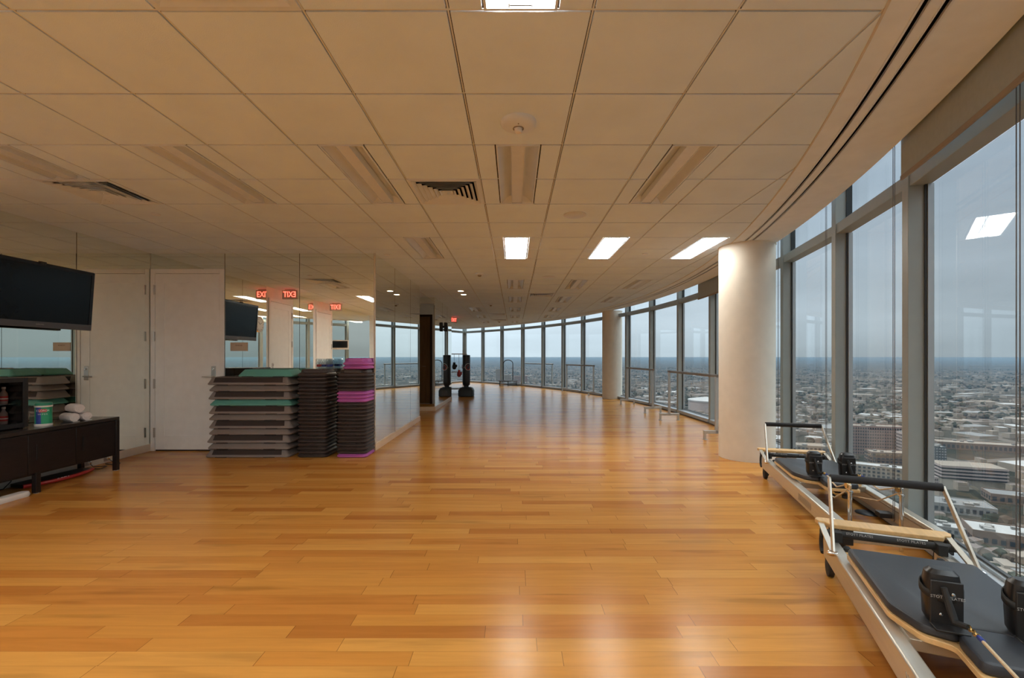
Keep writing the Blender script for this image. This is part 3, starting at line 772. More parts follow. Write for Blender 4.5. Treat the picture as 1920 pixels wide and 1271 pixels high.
MB().lathe([(.066, .206), (.067, .210), (.066, .228), (.060, .234), (.02, .236)], 40).build('lid', 'greenl', cn)
def towel(loc, rz, lab, ln=.17, r=.050):
    t_ = thing('rolled_towel', lab, 'towel', loc, rz, 'rolled white towels on the low cabinet'); random.seed(lab)
    m = MB(); rings = []
    n = 28
    for i in range(9):
        x = -ln/2+ln*i/8; e_ = 1-.10*(abs(i-4)/4)**6
        rings.append([(x, (r*e_+.0015*math.sin(5*a_+i))*math.cos(a_), r+(r*e_*.93)*math.sin(a_)) for a_ in [2*PI*k/n for k in range(n)]])
    m.loops(rings); m.build('roll', 'towel', t_)
    for s in (-1, 1):                         # spiral fold at the ends
        pts = []
        for k in range(60):
            a_ = k*.28; rr = .006+(r-.010)*k/59; pts.append((s*(ln/2+.0005), rr*math.cos(a_), r+rr*.93*math.sin(a_)))
        MB().tube(pts, .0026, 6).build('spiral_edge', 'towel', t_)
    m = MB(); m.box(-ln/2+.004, ln/2-.004, -.012, r*.95, .001, .007); m.build('flap', 'towel', t_, bevel=.002)
towel((-4.75, 4.90, CT), -.3, 'white rolled towel lying nearest the wipes canister, under the top roll')
towel((-4.73, 5.02, CT), -.3, 'white rolled towel nearest the right end of the low cabinet')
towel((-4.75, 4.96, CT+.0915), -.34, 'white rolled towel resting on top of the other two rolls')
# things on the floor under the cabinet
bg_ = thing('resistance_board', 'flat black board with a curved red edge on the floor under the cabinet', 'exercise board', (-4.90, 4.93, 0), rz=-.12)
n = 16
edge = [(.11-.17*((i/n-.42)**2)*2.0, -.36+.72*i/n) for i in range(n+1)]
MB().prism(edge+[(-.12, .34), (-.12, -.34)], .004, .040).build('board', 'blackm', bg_, bevel=.003)
MB().tube([(x+.004, y, .022) for x, y in edge], .019, 8).build('edge_bumper', 'red', bg_)
text('lettering', 'BOSU', .045, 'paper', bg_, (.125, -.05, .026), (PI/2, 0, PI/2))
tag(MB().rbox([(0, .045, .19, .04), (.02, .05, .20, .045), (.045, .045, .19, .04), (.05, .03, .17, .03)]).build('floor_scale', 'plasticw'), 'rounded white plastic device lying on the floor below the cabinet', 'floor device').location = (-4.62, 4.16, 0)
for y_, lb in ((5.45, 'round steel wall outlet on the baseboard nearer the cabinet leg'), (5.70, 'round steel wall outlet on the baseboard nearer the corner')):
    o_ = thing('wall_outlet', lb, 'outlet', (XL+.016, y_, .055), group='steel outlets on the left baseboard')
    MB().box(0, .004, -.03, .03, -.035, .035).build('plate', 'socket', o_, bevel=.002)
    MB().lathe([(.018, 0), (.018, .035), (.012, .038)], 16, Matrix.Translation((.004, 0, .002)) @ Matrix.Rotation(PI/2, 4, 'Y')).build('plug', 'chrome', o_)
random.seed(4)
for pts_, lb in (([(-5.06, 5.46, .05), (-4.99, 5.44, .012), (-4.88, 5.50, .006), (-4.84, 5.36, .006), (-5.02, 5.38, .006), (-5.05, 5.32, .006)], 'thin black cable looping from the nearer outlet'),
                 ([(-5.06, 5.71, .05), (-4.98, 5.70, .010), (-4.86, 5.66, .006), (-4.84, 5.56, .006), (-4.95, 5.60, .006), (-5.02, 5.62, .006)], 'thin black cable looping from the outlet near the corner'),
                 ([(-5.068, 4.66, .16), (-5.068, 4.62, .06), (-5.066, 4.55, .005), (-5.066, 4.44, .005), (-5.066, 4.20, .005)], 'thin black cable hanging down behind the cabinet')):
    q = []
    for a, b in zip(pts_, pts_[1:]):
        a, b = Vector(a), Vector(b)
        for k in range(4): q.append(a.lerp(b, k/4))
    tag(MB().tube(q, .004, 6).build('power_cable', 'blackm'), lb, 'cable', 'cables under the cabinet')
sg = thing('wall_sign', 'small beige sign plate stuck to the mirror beside the door', 'sign', (-3.845, YB-.007, 1.457))
MB().box(-.12, .12, -.006, 0, -.06, .06).build('plate', 'beige', sg, bevel=.001)
text('lettering', 'STORAGE', .022, 'brown', sg, (0, -.0065, .018), (PI/2, 0, 0))
ck = thing('wall_clock', 'round clock with a silver rim on the left wall, seen in the mirror', 'clock', (XL+.008, 3.72, 1.96))
RY = Matrix.Rotation(PI/2, 4, 'Y')
MB().lathe([(.155, 0), (.155, .03), (.148, .036), (.14, .03), (.14, .012)], 40, RY, caps=True).build('rim', 'chrome', ck)
MB().lathe([(.139, .012), (.139, .0325)], 40, RY).build('face', 'clockf', ck)
q = MB()
for k in range(12):
    a = k*PI/6; q.bar((.033, .105*math.sin(a), .105*math.cos(a)), (.033, .13*math.sin(a), .13*math.cos(a)), .008, .002, (1, 0, 0))
q.build('hour_marks', 'blackm', ck)
q = MB(); q.bar((.035, 0, 0), (.035, .05, .05), .009, .002, (1, 0, 0)); q.bar((.036, 0, 0), (.036, -.09, .04), .006, .002, (1, 0, 0)); q.build('hands', 'blackm', ck)

mo = thing('wall_monitor', 'small white framed screen on an arm at the left wall, seen in the back mirror', 'monitor', (-4.93, -.32, 1.66))
MB().box(-.19, .19, -.015, .0, -.135, .135).build('housing', 'plasticw', mo, bevel=.006)
MB().box(-.155, .155, .0, .003, -.085, .11).build('screen', 'screen', mo, smooth=False)
MB().box(-.15, .02, -.06, -.016, -.02, .02).build('arm', 'plasticw', mo, bevel=.003)

# ------------------------------------------------------------------ step platforms
def platform(h, mat, mat2, panel=True, hx=.545, hy=.205, slope=.045, nm='step_platform'):
    r = thing(nm)
    q = MB(); q.rbox([(0, hx-.012, hy-.012, .04), (.006, hx, hy, .045), (.022, hx, hy, .045), (.030, hx-.006, hy-.006, .045), (h-.008, hx-slope, hy-slope*.75, .03), (h, hx-slope-.008, hy-slope*.75-.008, .028)], 5)
    q.build('body', mat, r)
    q = MB(); q.rbox([(h-.0005, hx-slope-.03, hy-slope*.75-.03, .03), (h+.003, hx-slope-.032, hy-slope*.75-.032, .03)], 5); q.build('top_mat', mat2, r)
    if panel:                                # dark band on the sloping long sides
        for s in (-1, 1):
            y0_, z0_ = hy-.004, .036; y1_, z1_ = hy-slope*.75+.003, h-.006; q = MB()
            a = q.ring([(-hx+.09, s*(y0_), z0_), (hx-.10, s*(y0_), z0_), (hx-.11, s*y1_, z1_), (-hx+.10, s*y1_, z1_)])
            b = q.ring([(-hx+.09, s*(y0_-.01), z0_), (hx-.10, s*(y0_-.01), z0_), (hx-.11, s*(y1_-.01), z1_), (-hx+.10, s*(y1_-.01), z1_)])
            q.bm.faces.new(a); q.bridge(a, b); q.build('side_grip', mat2, r, smooth=False)
    for s in (-1, 1):                        # dark notches in the lower rim of the near and far long sides
        for x_ in (-hx*.62, hx*.52):
            MB().box(x_-.075, x_+.075, s*(hy-.012)-.012, s*(hy-.012)+.0125, .0, .008).build('rim_notch', 'blackm', r)
    return r
FY = 6.185                                    # centre depth of the stacks
specs = ['t', 's', 't', 's', 't', 's', 't', 'S', 't', 's', 't']; ords = ['bottom', 'second', 'third', 'fourth', 'fifth', 'sixth', 'seventh', 'eighth', 'ninth', 'tenth', 'top']
z = 0; random.seed(2); pr = {}
offs = [-.03, -.01, -.015, .0, .01, .0, .01, .012, .0, .005, -.005]
for i, s in enumerate(specs):
    h = .104 if s == 't' else .079
    key = s
    if key not in pr:
        o = pr[key] = platform(h, 'teal' if s == 'S' else 'grey', 'teald' if s == 'S' else 'greyd', s == 't', hx=.548 if s == 't' else .538)
    else: o = dup(pr[key])
    o.location = (-3.46+offs[i], FY+random.uniform(-.006, .006), z); o.rotation_euler = (0, 0, random.uniform(-.006, .006))
    tag(o, ('teal' if s == 'S' else 'grey') + ' long step platform, %s of the wide stack by the door%s' % (ords[i] if ords[i] in ('bottom', 'top') else ords[i]+' from the floor', '' if s == 't' else ''), 'step platform', 'long step platforms in the wide stack')
    z += h+.0025-.0005
    z += .0011
tp = platform(.095, 'teal', 'teald', False, hx=.355, hy=.20, slope=.055); tp.location = (-3.26, FY, z); tp['label'] = 'shorter teal step platform lying on top of the wide grey stack'; tp['category'] = 'step platform'
def riser(mat, crown=False, sc=1.0):
    r = thing('step_riser'); a = .200*sc
    q = MB(); q.rbox([(0, a-.014, a-.014, .05), (.004, a-.010, a-.010, .052), (.012, a, a, .055), (.026, a, a, .055), (.036, a-.012, a-.012, .05), (.0478, a-.020, a-.020, .05)], 5)
    q.build('body', mat, r)
    if crown:
        q = MB()
        def oct_(hh, c): return [(hh, hh-c), (hh-c*.75, hh-c*.75), (hh-c, hh), (-hh+c, hh), (-hh+c*.75, hh-c*.75), (-hh, hh-c), (-hh, -hh+c), (-hh+c*.75, -hh+c*.75), (-hh+c, -hh), (hh-c, -hh), (hh-c*.75, -hh+c*.75), (hh, -hh+c)]
        rg = [[(x, y, z_) for x, y in oct_(hh*sc, .07*sc)] for hh, z_ in ((.182, .046), (.172, .085), (.155, .094))]
        q.loops(rg); q.build('crown', mat, r, bevel=.006)
        for sx_ in (-1, 1):
            MB().lathe([(.010, 0), (.010, .003)], 12, Matrix.Translation((sx_*.12*sc, -.12*sc, .0935))).build('screw_cap', 'blackm', r)
    else:
        for s in (-1, 1):
            MB().box(-.06, .06, s*(a-.012)-.012, s*(a-.012)+.0125, .0405, .0475).build('rim_notch', mat, r)
    return r
def nth(i):
    w_ = ['first', 'second', 'third', 'fourth', 'fifth', 'sixth', 'seventh', 'eighth', 'ninth', 'tenth', 'eleventh', 'twelfth', 'thirteenth', 'fourteenth', 'fifteenth', 'sixteenth', 'seventeenth', 'eighteenth', 'nineteenth', 'twentieth', 'twenty-first', 'twenty-second', 'twenty-third', 'twenty-fourth', 'twenty-fifth']
    return w_[i]
cache = {}
def stack(x, y, seq, where, grp):
    z = 0
    for i, (mat, crown, sc) in enumerate(seq):
        k = (mat, crown, sc)
        if k not in cache: o = cache[k] = riser(mat, crown, sc)
        else: o = dup(cache[k])
        o.location = (x+random.uniform(-.003, .003), y+random.uniform(-.003, .003), z); o.rotation_euler = (0, 0, random.uniform(-.008, .008))
        tag(o, '%s square step riser, %s from the floor in the %s' % ({'black': 'dark brown', 'purple': 'bright purple'}[mat], nth(i), where), 'step riser', grp)
        z += .0481 if not crown else .0945
    return z
b_ = ('black', False, 1.0); p_ = ('purple', False, 1.0)
top2 = stack(-2.645, FY, [b_]*22+[('black', True, 1.0)], 'middle stack', 'square risers in the middle stack')
stack(-2.125, FY-.01, [p_]+[b_]*14+[p_]*3+[b_]*4+[('black', True, 1.0)], 'stack at the mirrored corner', 'square risers in the stack at the mirrored corner')
zt = .0481*22+.0945
for k, nm in enumerate(('lower', 'upper')):
    o = riser('purple', k == 1, .84) if k == 0 else riser('purple', True, .84)
    o.location = (-2.09, FY-.01, zt+.001+k*.051); tag(o, 'smaller purple square riser, the %s of two on top of the corner stack' % nm, 'step riser', 'small purple risers on the corner stack')
bn = thing('water_pack', 'clear plastic pack of labelled water bottles on the middle riser stack', 'bottle pack', (-2.575, FY+.06, top2))
MB().rbox([(0, .10, .07, .02), (.01, .105, .075, .025), (.125, .105, .075, .025), (.138, .095, .065, .02)]).build('wrap', 'clear', bn)
for i in range(3):
    for j in range(2):
        bt = MB().lathe([(.028, .002), (.030, .008), (.030, .085), (.012, .112), (.011, .128)], 14, Matrix.Translation((-.066+i*.066, -.034+j*.068, 0))).build('bottle', 'clear', bn)
        MB().lathe([(.0306, .03), (.0306, .06)], 14, Matrix.Translation((-.066+i*.066, -.034+j*.068, 0))).build('bottle_label', 'redl' if i == 0 else 'blue', bt)

# ------------------------------------------------------------------ ballet barres
def barre(pA, pB, lab):
    """pA, pB floor points of the two posts"""
    A, B = Vector((*pA, 0)), Vector((*pB, 0)); ln = (B-A).length; d = (B-A).normalized()
    r = thing('ballet_barre', lab, 'ballet barre', A, math.atan2(d.y, d.x), 'portable ballet barres')
    for i, x in enumerate((0, ln)):
        ps = MB().box(x-.022, x+.022, -.022, .022, .10, 1.0).build('post', 'barre', r, bevel=.003)
        ft = MB().box(x-.022, x+.022, -.205, .205, .095, .145).build('foot_bar', 'barre', r, bevel=.003)
        for s in (-1, 1):
            MB().box(x-.020, x+.020, s*.185-.018, s*.185+.018, .006, .10).build('foot', 'barre', ft, bevel=.002)
            MB().box(x-.05, x+.05, s*.185-.026, s*.185+.026, 0, .006).build('floor_plate', 'barre', ft)
    MB().tube([(-.05, 0, 1.012), (ln+.05, 0, 1.012)], .024, 16).build('rail', 'barrew', r)
    return r
barre((3.23, 9.55), (3.22, 7.30), 'nearest portable ballet barre with a dark rail, beside the large column')
barre((3.15, 12.75), (3.25, 10.75), 'second portable ballet barre from the large column, by the windows')
barre((2.02, 17.6), (2.72, 15.7), 'portable ballet barre just beyond the smaller column')
barre((.40, 21.1), (1.62, 19.5), 'farthest portable ballet barre by the end windows')
tr = thing('mini_trampoline', 'small round trampoline with an arched handle by the far windows', 'trampoline', (-.28, 21.2, 0))
MB().tube([(.46*math.cos(a), .46*math.sin(a), .22) for a in [2*PI*k/32 for k in range(32)]], .018, 8, closed=True).build('rim', 'blackm', tr)
MB().lathe([(.445, .215), (.44, .222)], 32).build('jump_mat', 'blackf', tr)
for k in range(6):
    a = PI/6+k*PI/3; MB().tube([(.44*math.cos(a), .44*math.sin(a), .215), (.44*math.cos(a), .44*math.sin(a), .0)], .014, 8).build('leg', 'blackm', tr)
q = [(-.22, .1, .2), (-.22, .1, 1.0)]+[(-.22*math.cos(a), .1, 1.0+.17*math.sin(a)) for a in [PI*k/10 for k in range(1, 10)]]+[(.22, .1, 1.0), (.22, .1, .2)]
MB().tube(q, .018, 8).build('handle', 'blackm', tr)

# ------------------------------------------------------------------ punching bag, glove rack, loudspeaker
pb = thing('punching_bag', 'tall black freestanding punching bag with a ring emblem by the mirror end', 'punching bag', (-1.60, 15.35, 0))
MB().rbox([(0, .23, .23, .08), (.02, .255, .255, .09), (.20, .255, .255, .09), (.28, .21, .21, .08), (.31, .13, .13, .06)], 5).build('base', 'bagbase', pb)
MB().lathe([(.08, .30), (.08, .37)], 20).build('neck', 'blackm', pb)
MB().lathe([(.10, .36), (.125, .40), (.130, .5), (.130, 1.34), (.125, 1.375), (.05, 1.38)], 32).build('bag', 'bagblk', pb)
em = math.atan2(-15.35, 1.6)+.55
q = MB(); prev = []
for k in range(25):
    a = 2*PI*k/24*.80+.6; th = em+math.cos(a)*.115/.131; prev.append((.132*math.cos(th), .132*math.sin(th), .98+.115*math.sin(a)))
q.tube(prev, .007, 6); q.build('ring_emblem', 'paper', pb)
q = MB(); prev = []
for k in range(25):
    a = 2*PI*k/24*.85+1.5; th = em+math.cos(a)*.075/.131; prev.append((.132*math.cos(th), .132*math.sin(th), .96+.07*math.sin(a)))
q.tube(prev, .010, 6); q.build('inner_emblem', 'redl', pb)
q = MB(); th0 = em-1.0; q.tube([(.132*math.cos(em-1.25), .132*math.sin(em-1.25), .965), (.132*math.cos(em-.5), .132*math.sin(em-.5), .955)], .007, 6); q.build('emblem_stroke', 'beige', pb)
rk = thing('glove_rack', 'wheeled steel rack holding gloves behind the punching bag', 'rack', (-2.10, 17.1, 0), .2)
q = MB()
for x in (-.33, .33): q.tube([(x, 0, .16), (x, 0, 1.42)], .018, 8)
q.tube([(-.33, 0, 1.42), (.33, 0, 1.42)], .016, 8); q.tube([(-.33, 0, .75), (.33, 0, .75)], .014, 8); q.build('frame', 'steel', rk)
q = MB(); q.box(-.38, .38, -.26, .26, .12, .16); q.build('base_tray', 'alud', rk, bevel=.004)
for x in (-.34, .34):
    for y in (-.22, .22): MB().lathe([(.045, -.012), (.055, -.010), (.055, .010), (.045, .012)], 16, Matrix.Translation((x, y, .055)) @ Matrix.Rotation(PI/2, 4, 'Y')).build('wheel', 'rubber', rk)
def glove(x, z, mat, lab):
    g = thing('boxing_glove', lab, 'glove', Vector((-2.10, 17.1, 0))+Vector((x, -.095, z)), .2, 'boxing gloves on the rack')
    MB().lathe([(.02, -.13), (.05, -.12), (.075, -.08), (.08, -.02), (.07, .04), (.05, .07), (.048, .13)], 18).build('padding', mat, g)
    MB().lathe([(.012, -.05), (.032, -.03), (.035, .02), (.02, .05)], 12, Matrix.Translation((.075, -.02, 0))).build('thumb', mat, g)
    MB().tube([(0, 0, .12), (0, .07, 1.40-z)], .006, 6).build('hanging_strap', 'rubber', g)
glove(.24, .98, 'glove', 'red boxing glove hanging uppermost on the wheeled rack'); glove(.06, .70, 'glove', 'red boxing glove hanging lowest on the wheeled rack'); glove(-.12, .98, 'bagblk', 'black boxing glove on the wheeled rack')
sk = thing('loudspeaker', 'small black loudspeaker on the far mirror near the ceiling', 'loudspeaker', (-1.924, 12.5, 2.13))
MB().box(0, .02, -.03, .03, -.03, .03).build('bracket', 'blackm', sk)
MB().box(.02, .10, -.07, .07, -.12, .12).build('cabinet', 'blackm', sk, bevel=.01)
MB().box(.10, .104, -.06, .06, -.11, .11).build('grille', 'blackf', sk)

# ------------------------------------------------------------------ pilates reformers
def smooth_poly(pts, r=.03, seg=4):
    out = []; n = len(pts)
    for i in range(n):
        p, a, b = Vector(pts[i]), Vector(pts[i-1]), Vector(pts[(i+1) % n])
        rr = min(r, (a-p).length*.45, (b-p).length*.45)
        s, e_ = p+(a-p).normalized()*rr, p+(b-p).normalized()*rr
        for k in range(seg+1):
            t = k/seg; out.append(((1-t)**2*s.x+2*(1-t)*t*p.x+t*t*e_.x, (1-t)**2*s.y+2*(1-t)*t*p.y+t*t*e_.y))
    return out
def pad(outline_, z0, z1, rad=.014, mid=None):
    q = MB(); pts_ = smooth_poly(outline_); c = Vector((sum(p[0] for p in pts_)/len(pts_), sum(p[1] for p in pts_)/len(pts_)))
    def off(d):
        n = len(pts_); res = []
        for i in range(n):
            a, b = Vector(pts_[i-1]), Vector(pts_[(i+1) % n]); t = (b-a)
            nn = Vector((t.y, -t.x)).normalized()
            if nn.dot(Vector(pts_[i])-c) < 0: nn = -nn
            res.append(Vector(pts_[i])-nn*d)
        return res
    rings = []
    for d, z in ((rad*.6, z0), (0, z0+rad*.7), (0, z1-rad), (rad*.35, z1-rad*.3), (rad, z1)):
        rings.append([(p.x, p.y, z) for p in off(d)])
    q.loops(rings); return q
def reformer(lab, O, Ldir, flip=1, slack=.0):
    """local x across (right as seen), local y along from foot end to head end"""
    Wd = Vector((-Ldir[1], Ldir[0]))
    rz = math.atan2(Wd.y, Wd.x)              # local x -> Wd, local y = -... build with mirrored length
    r = thing('pilates_reformer', lab, 'pilates reformer', (O[0], O[1], 0), rz, 'pilates reformers by the windows')
    # local +x = W (to the windows), local -y = towards the head end (to the camera)
    def Y(v): return -v
    RX = .264
    for s in (-1, 1):
        ra = MB().box(s*RX-.031, s*RX+.031, Y(2.15), Y(.05), .105, .225).build('rail', 'alu', r, bevel=.008)
        MB().box(s*(RX-.031)-.004 if s < 0 else RX-.035, s*(RX-.031)+.0 if s < 0 else RX-.031, Y(2.08), Y(.1), .19, .20).build('track', 'alud', ra)
        MB().box(s*RX-.034, s*RX+.034, Y(2.175), Y(2.15), .10, .232).build('end_cap', 'rubber', ra, bevel=.004)
        if s < 0:
            t_ = text('rail_pattern', '))))))))))))))))', .060, 'alud', ra, (-RX-.0318, Y(1.45), .163), (PI/2, 0, -PI/2)); t_['kind'] = 'stuff'
        MB().lathe([(.040, -.016), (.055, -.014), (.055, .014), (.040, .016)], 22, Matrix.Translation((s*(RX+.005), Y(.09), .055)) @ Matrix.Rotation(PI/2, 4, 'Y')).build('wheel', 'rubber', r)
        MB().box(s*(RX)-.022, s*(RX)+.022, Y(.13), Y(.05), .04, .106).build('wheel_fork', 'rubber', r, bevel=.004)
        MB().lathe([(.028, 0), (.03, .01), (.02, .105)], 18, Matrix.Translation((s*RX, Y(2.08), 0))).build('foot', 'rubber', r)
        # foot bar post, brace and pivot
        MB().bar((s*(RX+.044), Y(.35), .235), (s*(RX+.004), Y(.07), .585), .012, .036, (0, 1, 0)).build('footbar_post', 'alu', r, bevel=.002)
        MB().bar((s*(RX+.040), Y(.35), .225), (s*(RX+.040), Y(.02), .30), .012, .03, (1, 0, 0)).build('brace', 'alu' if s < 0 else 'alud', r, bevel=.002)
        MB().lathe([(.016, -.02), (.016, .014), (.010, .026)], 16, Matrix.Translation((s*(RX+.045), Y(.34), .23)) @ Matrix.Rotation(s*PI/2, 4, 'Y')).build('pivot_bolt', 'chrome', r)
        # curved black hook plate at the foot end
        q = MB(); q.tube([(s*(RX+.03), Y(.05+.02*math.cos(a)-.055*math.sin(a)), .20+.085*math.cos(a)) for a in [PI*k/10 for k in range(11)]], .011, 8); q.build('hook_arm', 'rubber', r)
    MB().box(-RX+.03, RX-.03, Y(2.15), Y(2.09), .11, .17).build('head_crossbar', 'alu', r, bevel=.004)
    MB().box(-RX+.03, RX-.03, Y(.12), Y(.06), .11, .17).build('foot_crossbar', 'alu', r, bevel=.004)
    MB().tube([(-RX+.0, Y(.07), .585), (RX+.0, Y(.07), .585)], .0225, 18).build('footbar_grip', 'blackf', r)
    # standing board and padded bar below
    sb = [(-.315, Y(-.035)), (.315, Y(-.035)), (.33, Y(.0)), (.315, Y(.04)), (.285, Y(.045)), (.265, Y(.085)), (-.265, Y(.085)), (-.285, Y(.045)), (-.315, Y(.04)), (-.33, Y(0))]
    MB().prism(sb, .285, .310).build('standing_board', 'maple', r, bevel=.004)
    bar_ = MB().tube([(-.32, Y(.10), .262), (.32, Y(.10), .262)], .021, 16).build('padded_bar', 'rubber', r)
    for x_ in (-.13, .11): text('lettering', 'STOTT PILATES', .019, 'print_', bar_, (x_, Y(.118), .275), (PI/4+.3, 0, 0))
    for s in (-1, 1):
        MB().box(s*.24-.022, s*.24+.022, Y(.15), Y(.02), .226, .285).build('board_bracket', 'rubber', r, bevel=.003)
        MB().lathe([(.012, .0), (.018, .008), (.018, .022), (.010, .03)], 16, Matrix.Translation((s*.21, Y(.20), .20))).build('spring_knob', 'rubber', r)
    MB().box(-.262, .262, Y(.23), Y(.17), .135, .20).build('spring_rest', 'maple', r, bevel=.003)
    for k in range(4):
        x_ = -.15+k*.10; q = MB(); pts_ = []
        for i in range(140): pts_.append((x_+.012*math.cos(i*.9), Y(.24+i*.0019), .16+.012*math.sin(i*.9)))
        q.tube(pts_, .0022, 5); q.build('spring', 'steel', r)
    # carriage
    cy0 = .41
    ca = MB().box(-.24, .24, Y(cy0+.75), Y(cy0+.03), .195, .240).build('carriage', 'alud', r, bevel=.003)
    base = [(-.264, Y(cy0)), (.264, Y(cy0)), (.264, Y(cy0+.605)), (.205, Y(cy0+.755)), (.12, Y(cy0+.79)), (.12, Y(cy0+.965)), (-.12, Y(cy0+.965)), (-.12, Y(cy0+.79)), (-.205, Y(cy0+.755)), (-.264, Y(cy0+.605))]
    MB().prism(smooth_poly(base, .02), .240, .262).build('wood_base', 'maple', ca, bevel=.002)
    up = [(-.262, Y(cy0+.005)), (.262, Y(cy0+.005)), (.262, Y(cy0+.60)), (.20, Y(cy0+.745)), (.095, Y(cy0+.775)), (.075, Y(cy0+.70)), (-.075, Y(cy0+.70)), (-.095, Y(cy0+.775)), (-.20, Y(cy0+.745)), (-.262, Y(cy0+.60))]
    pad(up, .262, .300).build('upholstery', 'vinyl', r)
    hr = [(-.07, Y(cy0+.708)), (.07, Y(cy0+.708)), (.115, Y(cy0+.80)), (.115, Y(cy0+.955)), (-.115, Y(cy0+.955)), (-.115, Y(cy0+.80))]
    pad(hr, .262, .305).build('headrest', 'vinyl', r)
    for s in (-1, 1):
        cx_ = s*.122; yb = cy0+.685
        q = MB()
        rings = []
        for z_, hx_, hy_ in ((.304, .047, .028), (.32, .054, .037), (.39, .057, .040), (.45, .056, .040), (.487, .050, .035), (.502, .034, .022)):
            rings.append([(cx_+hx_*math.copysign(abs(math.cos(a))**.6, math.cos(a)), Y(yb)+hy_*math.copysign(abs(math.sin(a))**.6, math.sin(a)), z_) for a in [2*PI*k/24 for k in range(24)]])
        q.loops(rings); sh = q.build('shoulder_rest', 'vinylb', r)
        MB().box(cx_-.050, cx_+.050, Y(yb+.048), Y(yb+.040), .303, .470).build('support_plate', 'blackm', sh, bevel=.004)
        MB().box(cx_-.05, cx_+.05, Y(yb+.10), Y(yb+.036), .301, .309).build('support_foot', 'blackm', sh, bevel=.002)
        for z_, x_ in ((.425, .018), (.345, -.018), (.32, .022)):
            MB().lathe([(.006, 0), (.006, .003), (.003, .0045)], 12, Matrix.Translation((cx_+x_, Y(yb+.048), z_)) @ Matrix.Rotation(PI/2, 4, 'X')).build('rivet', 'chrome', sh)
        pts_ = [(cx_+.062*math.cos(a)*1.0, Y(yb)+.049*math.sin(a), .425+.020*math.sin(a)) for a in [2*PI*k/24 for k in range(24)]]
        q = MB(); rr = [q.ring([(p[0], p[1], p[2]-.014), (p[0]*1.0+.0, p[1], p[2]+.014)]) for p in pts_]
        for a_, b__ in zip(rr, rr[1:]+rr[:1]): q.bm.faces.new((a_[0], b__[0], b__[1], a_[1]))
        o_ = q.build('strap_loop', 'rubber', sh); md = o_.modifiers.new('thick', 'SOLIDIFY'); md.thickness = .004; md.offset = 1
        text('lettering', 'STOTT PILATES', .015, 'print_', sh, (cx_-.0, Y(yb+.0545), .412), (PI/2, 0, 0))
        # webbing, brass clip and cord running to the head end pulley
        q = MB(); wp = [(cx_-.012, Y(yb+.055), .45), (cx_+.004, Y(yb+.066), .375), (cx_+.014, Y(yb+.075), .335), (cx_+.034, Y(yb+.12), .345)]
        q.tube(wp, [.010, .013, .013, .011], 8); q.build('strap', 'rubber', r)
        clip0 = Vector(wp[-1]); pul = Vector((s*.15, Y(1.88), .43)); dd = (pul-clip0).normalized()
        q = MB()
        for i in range(4):
            c_ = clip0+dd*(.006+i*.020); ax = Vector((1, 0, 0)) if i % 2 else Vector((0, 0, 1)); pe = ax
            q.tube([c_+dd*.014*math.cos(a)+pe*.009*math.sin(a) for a in [2*PI*k/12 for k in range(12)]], .0028, 6, closed=True)
        q.build('brass_clip', 'brass', r)
        st_ = clip0+dd*.09
        MB().tube([st_-dd*.006, st_+dd*.03], .0075, 8).build('cord_end', 'blue', r)
        mid_ = st_.lerp(pul, .5)+Vector((0, 0, -slack))
        crd = [st_.lerp(mid_, t/8) for t in range(8)]+[mid_.lerp(pul, t/8) for t in range(9)]
        crd = [Vector(p)+Vector((0, 0, -slack*.25*math.sin(PI*i/16))) for i, p in enumerate(crd)]
        MB().tube(crd, .0055, 8).build('cord', 'rope', r)
        # return cord under the carriage
        MB().tube([(s*.15, Y(1.88), .39), (s*.14, Y(1.6), .25), (s*.07, Y(1.27), .19)], .005, 8).build('return_cord', 'rope', r)
        # pulley post
        MB().tube([(s*.15, Y(1.90), .0), (s*.15, Y(1.90), .385)], .013, 16).build('riser_post', 'chrome', r)
        MB().lathe([(.019, 0), (.019, .012)], 16, Matrix.Translation((s*.15, Y(1.90), .372))).build('post_collar', 'chrome', r)
        MB().box(s*.15-.006, s*.15+.006, Y(1.915), Y(1.86), .385, .43).build('pulley_bracket', 'chrome', r, bevel=.002)
        MB().lathe([(.026, -.011), (.026, -.007), (.020, 0), (.026, .007), (.026, .011)], 20, Matrix.Translation((s*.15, Y(1.86), .415)) @ Matrix.Rotation(PI/2, 4, 'Y')).build('pulley', 'brass', r)
        MB().lathe([(.020, 0), (.024, .008), (.022, .022), (.010, .030)], 16, Matrix.Translation((s*.045, Y(1.28), .165))).build('cord_cleat', 'rubber', r)
    MB().box(-.02, .02, Y(1.27), Y(1.12), .20, .226).build('cleat_arm', 'blackm', r)
    MB().box(RX-.12, RX-.032, Y(1.62), Y(1.54), .13, .165).build('stopper', 'blackm', r, bevel=.003)
    return r
L1 = (-.384, -.9233); L2 = (-.275, -.9614)
reformer('near pilates reformer with its foot bar raised, cut off at the bottom right corner', (2.177, 2.731), L1, slack=.01)
reformer('farther pilates reformer by the windows, in front of the large column', (3.0, 4.973), L2, slack=.05)
fc = thing('floor_outlet_cover', 'round dark floor cover inside the frame of the farther reformer', 'floor cover', (2.97, 3.86, 0))
MB().lathe([(.085, 0), (.085, .004), (.08, .007)], 32).build('plate', 'carpet', fc)
MB().lathe([(.02, .007), (.018, .009)], 20).build('centre_cap', 'carpet', fc)

